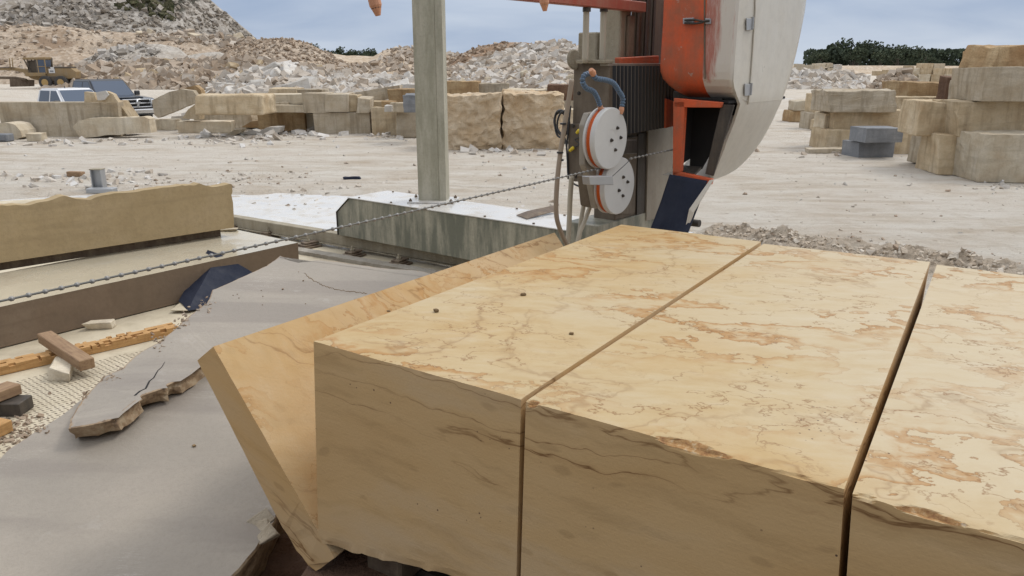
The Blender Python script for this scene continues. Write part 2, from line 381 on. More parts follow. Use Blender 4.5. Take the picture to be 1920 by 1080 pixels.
def lattice(us, vs, ws, fn):
    """surface lattice of a box: fn(u,v,w)->point; returns verts, faces and (u,v,w) list"""
    idx = {}; V_ = []; C = []; Fc = []
    def g(i, j, k):
        if (i, j, k) not in idx:
            idx[(i, j, k)] = len(V_); c = (us[i], vs[j], ws[k]); C.append(c); V_.append(fn(*c))
        return idx[(i, j, k)]
    nu, nv, nw = len(us)-1, len(vs)-1, len(ws)-1; tags = []
    for i in range(nu):
        for j in range(nv):
            Fc.append((g(i,j,0), g(i,j+1,0), g(i+1,j+1,0), g(i+1,j,0))); tags.append('bot')
            Fc.append((g(i,j,nw), g(i+1,j,nw), g(i+1,j+1,nw), g(i,j+1,nw))); tags.append('top')
    for i in range(nu):
        for k in range(nw):
            Fc.append((g(i,0,k), g(i+1,0,k), g(i+1,0,k+1), g(i,0,k+1))); tags.append('front')
            Fc.append((g(i,nv,k), g(i,nv,k+1), g(i+1,nv,k+1), g(i+1,nv,k))); tags.append('back')
    for j in range(nv):
        for k in range(nw):
            Fc.append((g(0,j,k), g(0,j,k+1), g(0,j+1,k+1), g(0,j+1,k))); tags.append('left')
            Fc.append((g(nu,j,k), g(nu,j+1,k), g(nu,j+1,k+1), g(nu,j,k+1))); tags.append('right')
    return V_, Fc, C, tags
def lin(n): return [i/n for i in range(n+1)]
def nz(p, s=1.0, seed=0): return noise.noise(Vector((p[0]*s+seed*7.31, p[1]*s-seed*3.7, p[2]*s+seed*1.9)))
def fbm(p, s=1.0, seed=0, o=4):
    t = 0; a = 1; tot = 0
    for k in range(o): t += a*nz(p, s*2**k, seed+k); tot += a; a *= .5
    return t/tot
def rough_block(w, d, h, seed=0, amp=.03, rad=.05, skew=.05, n=9, dome=0, chisel=0):
    rnd = random.Random(seed)
    def axis(L_):
        e = min(.2, rad/L_); return [0, e*.35, e]+[e+(1-2*e)*k/n for k in range(1, n)]+[1-e, 1-e*.35, 1]
    J = {(a,b,c): Vector([rnd.uniform(-1, 1)*skew*q for q in (w, d, h*(1 if c else 0))]) for a in (0,1) for b in (0,1) for c in (0,1)}
    def fn(u, v, t):
        p = Vector(((u-.5)*w, (v-.5)*d, t*h)); hx, hy, hz = w/2-rad, d/2-rad, h/2-rad
        q = Vector((p.x, p.y, p.z-h/2)); c = Vector((max(-hx, min(hx, q.x)), max(-hy, min(hy, q.y)), max(-hz, min(hz, q.z))))
        dd = q-c
        if dd.length > rad: q = c+dd.normalized()*rad
        p = Vector((q.x, q.y, q.z+h/2))
        j = Vector()
        for (a,b,cc), val in J.items(): j += val*((u if a else 1-u)*(v if b else 1-v)*(t if cc else 1-t))
        p += j
        m = Vector((.6*nz(p, 1.1, seed)+.7*nz(p, 4.5, seed+5), .6*nz(p, 1.1, seed+1)+.7*nz(p, 4.5, seed+6), (.6*nz(p, 1.3, seed+2)+.6*nz(p, 5, seed+7))*(1 if t > .1 else .3)))
        if chisel:
            k = abs(nz(p, 1.5, seed+3))+.5*abs(nz(p, 3.3, seed+4))+.3*abs(nz(p, 8, seed+8)); m += Vector((0, -1, 0))*(.9-k*1.9)*chisel*(1-v)
        p += m*amp
        if dome: p.z -= dome*h*((2*u-1)**4)*(t)
        return p
    return lattice(axis(w), axis(d), axis(h), fn)[:2]
# ------------------------------------------------------------------ sky and light
w = bpy.data.worlds.new('World'); scene.world = w; w.use_nodes = True; nt = w.node_tree
bg = nt.nodes['Background']; SUN_EL, SUN_AZ = R(52), R(62)     # azimuth clockwise from +Y
sky = nt.nodes.new('ShaderNodeTexSky'); sky.sky_type = 'NISHITA'; sky.sun_disc = False
sky.sun_elevation = SUN_EL; sky.sun_rotation = SUN_AZ; sky.air_density = 1.5; sky.dust_density = 3
tc = nt.nodes.new('ShaderNodeTexCoord'); sp = nt.nodes.new('ShaderNodeSeparateXYZ'); nt.links.new(tc.outputs['Generated'], sp.inputs[0])
rp = nt.nodes.new('ShaderNodeValToRGB'); nt.links.new(sp.outputs[2], rp.inputs[0]); cr = rp.color_ramp
def L(*c): return tuple(c)+(1,)
K = 10.0                                                          # the whole dome is used at strength 0.1
for i, (p, c) in enumerate([(0, (.53,.61,.73)), (.07, (.455,.545,.695)), (.22, (.86,.90,.97)), (1, (1.62,1.62,1.65))]):
    if i > 1: cr.elements.new(.5)
    e = cr.elements[i]; e.position = p; e.color = L(*[x for x in c])
mp = nt.nodes.new('ShaderNodeMapping'); mp.inputs['Scale'].default_value = (1.6, 1.6, 9); nt.links.new(tc.outputs['Generated'], mp.inputs[0])
cn = nt.nodes.new('ShaderNodeTexNoise'); cn.inputs['Scale'].default_value = 2.2; cn.inputs['Detail'].default_value = 6; cn.inputs['Distortion'].default_value = .4
nt.links.new(mp.outputs[0], cn.inputs['Vector'])
cm = nt.nodes.new('ShaderNodeValToRGB'); nt.links.new(cn.outputs['Fac'], cm.inputs[0])
cm.color_ramp.elements[0].position = .36; cm.color_ramp.elements[0].color = L(.78*K,.83*K,.90*K)
cm.color_ramp.elements[1].position = .66; cm.color_ramp.elements[1].color = L(1.17*K,1.13*K,1.08*K)
def vm(op, a, b):
    n = nt.nodes.new('ShaderNodeVectorMath'); n.operation = op
    for i, v in enumerate((a, b)):
        if hasattr(v, 'is_output'): nt.links.new(v, n.inputs[i])
        else: n.inputs[i].default_value = v
    return n.outputs[0]
cloud = vm('MULTIPLY', rp.outputs[0], cm.outputs[0])
# the overcast is brighter towards the veiled sun than behind the camera
dt = nt.nodes.new('ShaderNodeVectorMath'); dt.operation = 'DOT_PRODUCT'; nt.links.new(tc.outputs['Generated'], dt.inputs[0]); dt.inputs[1].default_value = (math.sin(R(28)), math.cos(R(28)), 0)
mr = nt.nodes.new('ShaderNodeMapRange'); nt.links.new(dt.outputs['Value'], mr.inputs[0]); mr.inputs[1].default_value = -.8; mr.inputs[2].default_value = .7; mr.inputs[3].default_value = .72; mr.inputs[4].default_value = 1.0
cb3 = nt.nodes.new('ShaderNodeCombineXYZ'); [nt.links.new(mr.outputs[0], cb3.inputs[i]) for i in range(3)]
cloud = vm('MULTIPLY', cloud, cb3.outputs[0])
mx = nt.nodes.new('ShaderNodeMix'); mx.data_type = 'RGBA'; mx.inputs[0].default_value = .95
nt.links.new(sky.outputs[0], mx.inputs[6]); nt.links.new(cloud, mx.inputs[7])
nt.links.new(mx.outputs[2], bg.inputs[0]); bg.inputs[1].default_value = .1
sl = bpy.data.lights.new('sun', 'SUN'); sl.energy = 1.3; sl.angle = R(16); sl.color = (1, .955, .89)
so = bpy.data.objects.new('sun', sl); COL.objects.link(so)
sd = Vector((math.sin(SUN_AZ)*math.cos(SUN_EL), math.cos(SUN_AZ)*math.cos(SUN_EL), math.sin(SUN_EL)))
so.rotation_euler = sd.to_track_quat('Z', 'Y').to_euler(); so.location = sd*40
scene.view_settings.view_transform = 'Standard'; scene.view_settings.look = 'None'; scene.view_settings.exposure = 0; scene.view_settings.gamma = 1
# ------------------------------------------------------------------ ground
rnd = random.Random(5)
mudA, mudB = at_z(1325, 432, .1), at_z(1930, 512, .1)
def gh(x, y):
    d = math.hypot(x, y); z = 0
    if d < 90:
        z += .035*fbm((x, y, 0), .45, 3, 3) + (.03*fbm((x*.5+y*.2, y*1.6-x*.25, 0), 1.5, 9, 3) if d < 45 else 0)
        if d < 16: z += .012*fbm((x, y, 2), 7, 4, 3)
        # churned mud bank behind the sawn blocks
        t = ((x-mudA.x)*(mudB.x-mudA.x)+(y-mudA.y)*(mudB.y-mudA.y))/((mudB-mudA).length_squared)
        if -.15 < t < 1.6:
            c = mudA.lerp(mudB, t); dd = math.hypot(x-c.x, y-c.y); a = max(0, 1-(dd/.85)**2)*min(1, (t+.15)*5)
            if a > 0: z += a*(.05+.38*abs(fbm((x, y, 0), 1.9, 11, 4))+.13*nz((x,y,0), .7, 3)+.09*abs(nz((x,y,0), 6, 4))+.05*abs(nz((x,y,0), 15, 5)))
        # mud lips round the puddle
        px = (x+6.3)/5.2; py = (y-13.2)/3.0; q = math.hypot(px, py)
        if q < 1.0: z += -.045*(1-q*q)**.5+.055*fbm((x*.6, y*1.3, 5), 1.4, 31, 4)
        elif q < 1.45 and y > 11: z += .09*max(0, 1-abs(q-1.16)/.24)*max(0, .5+1.2*fbm((x, y, 0), 1.6, 21, 3))
    return z
angs = []; a = -34.0
while a < 48: angs.append(a); a += .2
angs = [-180+i*6 for i in range(25)]+[x for x in angs if x > -34]+[48+i*6 for i in range(1, 22)]
rad = [0.0]; r_ = 1.2
while r_ < 4500: rad.append(r_); r_ *= (1.0045 if 8.8 < r_ < 13.5 else 1.0125) if r_ < 18 else (1.02 if r_ < 60 else 1.08)
vs = []; fs = []; na = len(angs)
for r_ in rad[1:]:
    for a in angs:
        x, y = r_*math.sin(R(a)), r_*math.cos(R(a)); vs.append((x, y, gh(x, y)))
for i in range(len(rad)-2):
    for j in range(na):
        k = (j+1) % na; fs.append((i*na+j, i*na+k, (i+1)*na+k, (i+1)*na+j))
def ground_mat():
    n = N('quarry_floor', .92, spec=.15); p = n.tex('World')
    q = n.map(p, scale=(.5, 1.15, 1), rot=(0, 0, R(5)))
    f = n.noise(q, .9, 8, .66); g = n.noise(p, .16, 5, .6)
    c = n.ramp(f, [(.28, (.40,.325,.235)), (.40, (.52,.45,.365)), (.52, (.60,.55,.475)), (.70, (.67,.635,.57))])
    c = n.mix(n.ramp(g, [(.42, .0), (.62, .55)]), c, (.64,.595,.53))
    tr = n.noise(n.map(p, scale=(.06, 1.6, 1), rot=(0, 0, R(9))), 2.2, 6, .62)
    c = n.mix(n.math('MULTIPLY', n.ramp(tr, [(.53, 0), (.66, 1)]), .30), c, (.43,.36,.275))
    c = n.mix(n.math('MULTIPLY', n.ramp(n.noise(n.map(p, scale=(.2, 1.9, 1), rot=(0,0,R(-4))), 3.1, 6, .7), [(.56, 0), (.66, 1)]), .35), c, (.70,.68,.63))
    c = n.mix(n.math('MULTIPLY', n.ramp(n.noise(n.map(p, scale=(.6,1,1)), 2.6, 8, .78), [(.50, 0), (.62, 1)]), .45), c, (.44,.365,.28))
    v = n.vor(p, 5.5, out='Color'); sp_ = n.nd('ShaderNodeSeparateColor'); n.put(sp_.inputs[0], v)
    vd = n.vor(p, 5.5)
    spk = n.math('MULTIPLY', n.ramp(sp_.outputs[0], [(.88, 0), (.9, 1)]), n.ramp(vd, [(.12, 1), (.25, 0)]))
    c = n.mix(n.math('MULTIPLY', spk, .7), c, (.28,.21,.15))
    sy = n.nd('ShaderNodeSeparateXYZ'); n.put(sy.inputs[0], p)
    # tyre ruts: long gently bending pressed bands
    cc_ = n.math('ADD', n.math('ADD', sy.outputs[1], n.math('MULTIPLY', sy.outputs[0], .16)), n.math('MULTIPLY', n.noise(p, .07, 2), 7))
    ff = n.math('FRACT', n.math('DIVIDE', cc_, 1.9)); rut = n.ramp(n.math('ABSOLUTE', n.math('SUBTRACT', ff, .5)), [(.05, 1), (.12, 0)])
    rut = n.math('MULTIPLY', rut, n.ramp(n.noise(p, .22, 5, .65), [(.46, 0), (.58, 1)]))
    c = n.mix(n.math('MULTIPLY', rut, .5), c, (.46,.385,.30))
    near = n.ramp(n.math('ADD', n.math('MULTIPLY', sy.outputs[1], .1), n.math('MULTIPLY', n.noise(p, 1.5, 4), .1)), [(.42, 1), (.55, 0)])  # ground toned dark around the viewpoint so block fronts get less bounce
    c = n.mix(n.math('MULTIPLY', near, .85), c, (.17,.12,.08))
    sz = n.nd('ShaderNodeSeparateXYZ'); n.put(sz.inputs[0], p)
    c = n.mix(n.math('MULTIPLY', n.ramp(n.math('ADD', n.math('MULTIPLY', sz.outputs[2], 4), n.math('MULTIPLY', n.noise(p, 6, 5, .7), .5)), [(.35, 0), (.75, 1)]), .55), c, (.42,.33,.235))
    h = n.math('ADD', n.noise(n.map(p, scale=(1, 2.2, 1)), 2.2, 9, .75), n.math('MULTIPLY', n.noise(p, 22, 5, .75), .35))
    h = n.math('SUBTRACT', h, n.math('MULTIPLY', rut, .35))
    return n.fin(c, h, .8, .16)
M['ground'] = ground_mat()
tag(raw('ground', vs, fs, 'ground', world=True), 'pale dusty quarry floor with vehicle tracks', None, kind='structure')
# milky puddle: one level sheet, the mud breaks its surface
pts = []
for k in range(72):
    a = k*math.pi/36; rr = 1+.06*fbm((math.cos(a), math.sin(a), 0), 2, 3)
    pts.append((-6.3+5.0*rr*math.cos(a), 13.2+2.9*rr*math.sin(a), -.012))
bm = B(); bm.faces.new([bm.verts.new(p) for p in pts]); tag(obj('puddle', bm, 'water'), 'milky puddle of slurry water', None, kind='structure')
# slurry-covered concrete floor of the saw
fl = [(-14, 2.6), (-1.2, 2.6), (-.6, 5.2), (1.5, 6.6), at_z(1110, 470, .08)[:2], at_z(844, 500, .08)[:2], at_z(439, 418, .08)[:2], at_z(100, 372, .08)[:2], (-14, 13.0)]
bm = B(); prism(bm, [(x, y, -.25) for x, y in fl], (0, 0, .33)); tag(obj('floor', bm, 'floor'), 'pale wet slurry-covered concrete floor', None, kind='structure')
# ------------------------------------------------------------------ heaps and rubble
RUB = {}
def heap(name, crest, Y, run, mat, foot_z=-.3, amp=.5, seed=1, step=.5, back=1.0, prof=1.15, label=None, mask=None, na_=34):
    """crest: (px, py) list; Y: distance of the crest; run: length of the front slope"""
    W = []
    for (x, y) in crest:
        yy = Y(x) if callable(Y) else Y
        W.append(at_y(x, y, yy))
    pts = []
    for a, b in zip(W, W[1:]):
        n = max(1, int((b-a).length/step)); pts += [a.lerp(b, k/n) for k in range(n)]
    pts.append(W[-1]); vs = []; fs = []; rows = na_; mk = []
    def surf(i, t):
        i = max(0, min(len(pts)-1, i)); k = int(i); f_ = i-k
        p = pts[k].lerp(pts[min(k+1, len(pts)-1)], f_)
        H = max(.2, p.z-foot_z); rn = run*(.35+.65*H/Hm) if run > 0 else H*1.45
        if t <= 1:
            z = foot_z+H*(t**prof); y = p.y-rn*(1-t)
        else:
            s = (t-1)/back if back else 0; z = foot_z+H*(1-s**1.3); y = p.y+rn*.8*s
        q = Vector((p.x+(p.x/p.y)*(y-p.y)*.9, y, z)); fade = min(1, 1.6*t, .35+abs(1-t)*3)
        q.z += amp*fbm(q, .55/max(amp, .3), seed, 4)*fade; q.y += amp*.8*fbm(q, .5/max(amp, .3), seed+9, 3)*fade
        return q
    Hm = max(p.z-foot_z for p in pts)
    ts = [k/rows for k in range(rows+1)]+[1+back*k/8 for k in range(1, 9)]
    for i in range(len(pts)):
        for t in ts:
            v = surf(i, t); vs.append(v); mk.append(mask(v) if mask else 0)
    n = len(ts)
    for i in range(len(pts)-1):
        for j in range(n-1): fs.append((i*n+j, (i+1)*n+j, (i+1)*n+j+1, i*n+j+1))
    o = tag(raw(name, vs, fs, mat, attr={'mask': mk}, smooth=True), label, None, kind='structure')
    RUB[name] = (surf, len(pts)); return surf, len(pts)
BOX8 = [(-1,-1,-1),(1,-1,-1),(1,1,-1),(-1,1,-1),(-1,-1,1),(1,-1,1),(1,1,1),(-1,1,1)]
BF = [(0,3,2,1),(4,5,6,7),(0,1,5,4),(1,2,6,5),(2,3,7,6),(3,0,4,7)]
def rock_pts(s, r, flat=.5, jit=.35):
    sx, sy, sz = s*r.uniform(.6, 1.2), s*r.uniform(.45, 1), s*r.uniform(.25, .25+flat)
    E = Matrix.Rotation(r.uniform(0, 6.28), 3, 'Z') @ Matrix.Rotation(r.gauss(0, .5), 3, 'X') @ Matrix.Rotation(r.gauss(0, .5), 3, 'Y')
    return [E @ Vector(((x*(1+r.uniform(-jit, jit)))*sx/2, (y*(1+r.uniform(-jit, jit)))*sy/2, (z*(1+r.uniform(-jit, jit)))*sz/2)) for x, y, z in BOX8]
def rubble_on(name, src, n, smin, smax, mat, label, i0=0, i1=1, t0=0, t1=1.05, seed=1, pw=2.2, cb=0, flat=.5, clump=0, sink=.15):
    surf, m = src; r = random.Random(seed); vs = []; fs = []; at = []; k = 0; tries = 0
    while k < n and tries < n*6:
        tries += 1
        i = (i0+(i1-i0)*r.random())*(m-1); t = t0+(t1-t0)*r.random(); c = surf(i, t)
        if clump and fbm(c, clump, seed+3, 3) < -.08: continue
        s = smin+(smax-smin)*r.random()**pw; b = len(vs)
        vs += [c+Vector((0, 0, s*sink))+q for q in rock_pts(s, r, flat)]; fs += [tuple(b+j for j in f) for f in BF]
        v = min(1, max(0, r.random()*.85+cb)); at += [v]*8; k += 1
    return tag(raw(name, vs, fs, mat, attr={'rnd': at}), label, None, kind='stuff')
M['spoil'] = soil('grey_spoil', (.36,.33,.29), (.27,.23,.185), (.46,.43,.39), .08, .8, (1.1, (.55,.52,.48)), 'mask', (.085,.08,.065), .9)
M['brown'] = soil('brown_gravel', (.42,.335,.25), (.33,.245,.17), (.52,.44,.35), .12, .8, (2.2, (.58,.50,.41)), 'mask', (.27,.195,.135))
M['dkbrown'] = soil('dark_brown_soil', (.30,.20,.13), (.23,.15,.095), (.38,.28,.2), .2, .8, (2.0, (.45,.36,.28)))
M['gravel'] = soil('grey_gravel', (.42,.385,.335), (.36,.31,.255), (.49,.455,.405), .2, .7, (2.5, (.54,.5,.45)))
M['pale'] = soil('pale_rubble_fines', (.56,.50,.43), (.46,.38,.30), (.64,.60,.54), .25, .8, (2.0, (.7,.67,.63)))
M['tanf'] = soil('tan_fines', (.52,.42,.31), (.44,.34,.24), (.60,.52,.42), .2, .7, (2.0, (.62,.55,.46)))
M['rub_brown'] = rubble('brown_rubble', [(.25,.18,.125), (.345,.27,.20), (.405,.335,.265), (.455,.39,.32), (.53,.48,.415)])
M['rub_grey'] = rubble('grey_rubble', [(.20,.175,.145), (.29,.265,.23), (.36,.335,.30), (.47,.45,.42)])
M['rub_white'] = rubble('white_rubble', [(.34,.265,.20), (.46,.40,.33), (.53,.485,.425), (.575,.545,.50), (.63,.615,.59)])
M['bush'] = rubble('dark_green_scrub', [(.02,.03,.012), (.05,.06,.025), (.09,.09,.05)])
def dark(v):
    # dark soil and weed patches lying on the old spoil hill
    r = v-CAM; a = 960+F*CS*0+ (r.x/(r.y*CS-r.z*SN))*F; b = 540-((r.y*SN+r.z*CS)/(r.y*CS-r.z*SN))*F
    m = 0
    for cx, cy, sx, sy, am in ((165, 45, 45, 30, .55), (225, 40, 60, 20, .5), (300, 12, 55, 26, .9), (255, 52, 40, 16, .5), (355, 0, 25, 12, .8), (345, 22, 20, 15, .35)):
        m = max(m, am*math.exp(-((a-cx)/sx)**2-((b-cy)/sy)**2))
    return m
h1 = heap('hill', [(-420,-210),(-200,-190),(60,-150),(250,-110),(340,-50),(395,0),(432,30),(476,70),(505,98),(520,125)], 190, 62, 'spoil', amp=2.2, seed=3, step=2.2, mask=dark, label='tall grey spoil hill', na_=60)
rubble_on('rubble', h1, 5200, .3, 1.5, 'rub_grey', 'grey and white blocks spilled down the left of the tall spoil hill', .30, .62, .1, .9, 2, 2.6, .12, clump=.06)
rubble_on('rubble', h1, 2600, .35, 1.1, 'rub_grey', 'fine grey scree on the right flank of the tall spoil hill', .6, 1, .05, .95, 12, 2, -.1)
rubble_on('scrub', h1, 130, .5, 1.6, 'bush', 'dark green weeds growing on the tall spoil hill', .64, .76, .50, .72, 13, 1.5, 0, 1.2)
h5 = heap('hill', [(585,110),(600,98),(650,104),(700,106),(722,94),(745,89),(790,92),(830,98),(870,104),(920,120)], 145, 30, 'tanf', amp=.9, seed=6, step=1.4, label='distant tan heap behind the post')
rubble_on('rubble', h5, 500, .3, 1.1, 'rub_brown', 'tan blocks on the distant heap', .4, 1, .5, 1.0, 3, 2.2, .25)
def ex(v):
    r = v-CAM; a = 960+(r.x/(r.y*CS-r.z*SN))*F; b = 540-((r.y*SN+r.z*CS)/(r.y*CS-r.z*SN))*F
    return .75*math.exp(-((a-100)/70)**2-((b-80)/16)**2)+.45*math.exp(-((a-50)/60)**2-((b-60)/6)**2)+.35*math.exp(-((a-330)/90)**2-((b-88)/12)**2)
h2 = heap('hill', [(-420,40),(-200,44),(0,48),(70,48),(140,50),(190,60),(240,58),(300,66),(360,66),(420,70),(480,78),(530,90),(570,110)], 128, 24, 'brown', amp=1.5, seed=4, step=1.0, mask=ex, label='long tan ridge with a dug brown face', prof=.8)
rubble_on('rubble', h2, 650, .2, .8, 'rub_brown', 'brown stones strewn over the long ridge', 0.3, 1, .1, 1.0, 4, 2.6, .05, clump=.12)
rubble_on('rubble', h2, 260, .4, 1.4, 'rub_brown', 'pale boulders along the crest of the long ridge', .68, .9, .75, 1.0, 5, 1.8, .25)
h3 = heap('hill', [(395,104),(430,88),(470,76),(520,71),(548,72),(580,82),(612,98),(640,112),(665,128)], 112, 22, 'brown', amp=.8, seed=8, step=.9, label='brown gravel mound', prof=1.0)
rubble_on('rubble', h3, 2600, .15, .5, 'rub_brown', 'brown gravel stones on the rounded mound', 0, 1, .05, 1.0, 6, 2.4, -.05)
h4 = heap('hill', [(120,128),(165,108),(210,90),(250,84),(300,82),(335,90),(352,104),(380,99),(410,97),(432,104),(455,118),(480,128)], 104, 16, 'gravel', amp=.5, seed=9, step=.8, label='grey gravel heap', prof=1.0)
rubble_on('rubble', h4, 380, .2, 1.1, 'rub_grey', 'grey stones on the gravel heap', 0, .55, .05, .95, 7, 2.4, .25)
h5b = heap('hill', [(600,128),(650,122),(700,118),(740,112),(790,116),(840,124),(900,132)], 100, 22, 'tanf', amp=.6, seed=16, step=1.0, label='low tan bank between the heaps')
rubble_on('rubble', h5b, 900, .2, 1.0, 'rub_brown', 'tan stones on the low bank', 0, 1, .05, 1, 33, 2.4, .15)
b1 = heap('hill', [(90,136),(150,130),(230,124),(300,119),(380,120),(460,118),(540,124),(600,134),(680,146)], 92, 9, 'rub_base' if 'rub_base' in M else 'brown', amp=.6, seed=10, step=.7, label='bank of broken brown rubble', prof=.9)
rubble_on('rubble', b1, 6200, .14, 1.5, 'rub_brown', 'broken tan and brown stone rubble heaped behind the trucks', 0, 1, 0, 1.05, 8, 3.6, .12)
b2 = heap('hill', [(395,168),(430,150),(480,136),(530,130),(565,132),(610,146),(660,150),(710,152),(780,150),(850,158)], 68, 9, 'pale', amp=.4, seed=11, step=.5, label='bank of white rubble', prof=.9)
rubble_on('rubble', b2, 4800, .10, 1.2, 'rub_white', 'white broken stone rubble behind the block rows', 0, 1, 0, 1.05, 9, 3.4, .12)
h6 = heap('hill', [(825,132),(845,112),(870,99),(905,86),(935,80),(985,79),(1010,84),(1050,98),(1100,110)], 125, 26, 'dkbrown', amp=.6, seed=12, step=1.0, label='dark brown soil mound', prof=1.0)
rubble_on('rubble', h6, 900, .2, .8, 'rub_brown', 'small stones on the dark brown mound', 0, 1, .05, 1, 10, 2.2, -.2)
h7 = heap('hill', [(820,150),(850,132),(900,114),(960,98),(1000,86),(1050,82),(1090,88),(1150,96),(1230,112),(1320,130)], 104, 44, 'pale', amp=.8, seed=13, step=.9, label='broad white rubble slope', prof=1.0)
rubble_on('rubble', h7, 10500, .10, 1.2, 'rub_white', 'white broken stone covering the broad rubble slope', 0, .85, .02, 1.03, 11, 4.2, .1)
rubble_on('rubble', h7, 1500, .25, .9, 'rub_brown', 'tan slabs tumbled in the broad rubble slope', .05, .5, .1, .6, 31, 1.5, .1, .25)
# right side far rubble
h8 = heap('hill', [(1455,150),(1480,140),(1520,136),(1580,140),(1625,150)], 92, 8, 'pale', amp=.3, seed=14, step=.6, label='low bank of pale rubble at far right')
rubble_on('rubble', h8, 800, .25, 1.2, 'rub_white', 'pale broken slabs on the low far bank', 0, 1, 0, 1, 14, 1.8, .15)
h9 = heap('hill', [(1636,166),(1650,150),(1670,140),(1700,140),(1720,160)], 78, 4, 'tanf', amp=.2, seed=15, step=.5, label='small reddish rubble pile')
rubble_on('rubble', h9, 320, .3, 1.1, 'rub_brown', 'reddish broken slabs on the small pile', 0, 1, 0, 1, 15, 1.6, .1, .3)
# low berm below the far trees
heap('hill', [(1440,124),(1560,123),(1700,123),(1850,124),(2100,122),(2300,124)], 225, 12, 'tanf', amp=.4, seed=17, step=4, label='low earth berm in front of the woods', na_=8)
# individually visible boulders lying in the rubble
def single_rocks(src, n, smin, smax, mat, label, group, t0, t1, seed, i0=0, i1=1):
    surf, m = src; r = random.Random(seed)
    for k in range(n):
        c = surf((i0+(i1-i0)*(k+.5*r.random())/n)*(m-1), t0+(t1-t0)*r.random()); s = r.uniform(smin, smax)
        P = rock_pts(s, r, .5, .25); bm = B(); vv = [bm.verts.new(p) for p in P]
        for f in BF: bm.faces.new([vv[j] for j in f])
        bmesh.ops.bevel(bm, geom=bm.edges[:], offset=s*.05, segments=1, affect='EDGES')
        o = obj('boulder', bm, mat, world=False); o.location = c+Vector((0, 0, s*.18)); tag(o, label, 'boulder', group)
single_rocks(b1, 26, .9, 1.5, 'tan', 'angular tan boulder lying in the brown rubble bank behind the trucks', 'boulders in the brown rubble bank', .2, 1, 41)
single_rocks(b2, 26, .9, 1.7, 'white', 'angular white boulder lying in the pale rubble behind the block rows', 'boulders in the white rubble bank', .2, 1, 42)
single_rocks(h7, 22, .9, 1.6, 'cream', 'angular cream boulder lying on the broad white rubble slope', 'boulders on the broad rubble slope', .05, .5, 43, .05, .7)
single_rocks(h2, 10, .9, 1.6, 'cream', 'pale boulder on the crest of the long tan ridge', 'boulders on the ridge crest', .8, 1, 44, .68, .92)
# loose stones scattered on the yard floor
r = random.Random(77); vs = []; fs = []; at = []
def loose(cx, cy, n, sx, sy, smin, smax, cb=0):
    for _ in range(n):
        p = at_z(cx+r.gauss(0, sx), cy+r.gauss(0, sy), 0)
        if p.y < 7.5 or p.y > 120: continue
        s = smin+(smax-smin)*r.random()**2.5; b = len(vs); z = gh(p.x, p.y)
        vs.extend([Vector((p.x, p.y, z+s*.1))+q for q in rock_pts(s, r, .3)]); fs.extend([tuple(b+j for j in f) for f in BF]); at.extend([min(1, max(0, r.random()+cb))]*8)
for a in [(230,335,60,50,10,.04,.22,.2),(60,340,50,60,10,.04,.2,.2),(500,345,35,60,12,.03,.14,-.1),(640,360,20,50,12,.03,.12,-.1),(300,268,80,160,5,.05,.3,.2),(480,255,90,70,6,.06,.4,.3),(730,252,70,25,7,.06,.35,.3),
          (960,285,60,70,4,.05,.3,.1),(560,248,50,40,4,.06,.4,.3),(1000,330,50,60,30,.03,.12,0),(1650,330,60,170,45,.03,.10,-.1),(1560,290,40,50,5,.04,.2,0),(1700,400,45,140,35,.02,.08,-.2),
          (1560,455,110,70,9,.015,.07,-.25),(1780,490,110,70,9,.015,.07,-.25),(1400,440,60,40,8,.015,.06,-.2),(540,385,60,60,18,.02,.12,-.15),(330,350,70,90,10,.02,.1,-.1),(470,330,90,60,6,.02,.1,-.2),(1880,345,30,40,8,.04,.2,.1),(600,300,80,260,40,.02,.1,0),(150,225,60,90,4,.1,.5,.2)]:
    loose(a[0], a[1], a[2], a[3], a[4], a[5], a[6], a[7])
tag(raw('rubble', vs, fs, 'rub_white', attr={'rnd': at}), 'loose stone chips scattered over the quarry floor', None, kind='stuff')
# dried mud clods turned up in the bank behind the sawn blocks
M['clod'] = rubble('dried_mud', [(.42,.35,.27), (.50,.43,.345), (.56,.50,.415), (.60,.55,.475)], .9)
vs = []; fs = []; at = []
for _ in range(1500):
    t = r.uniform(-.12, 1.5); c = mudA.lerp(mudB, t)+Vector((r.gauss(0, .25), r.gauss(.05, .30), 0)); cl = fbm((c.x, c.y, 3), 1.1, 51, 2)
    if cl < -.12: continue
    s = .02+.075*r.random()**2; b = len(vs); z = gh(c.x, c.y)
    vs.extend([Vector((c.x, c.y, z+s*.02))+q for q in rock_pts(s, r, .6, .45)]); fs.extend([tuple(b+j for j in f) for f in BF]); at.extend([r.random()]*8)
tag(raw('mud_clods', vs, fs, 'clod', attr={'rnd': at}), 'dried mud clods in the churned bank behind the sawn blocks', None, kind='stuff')
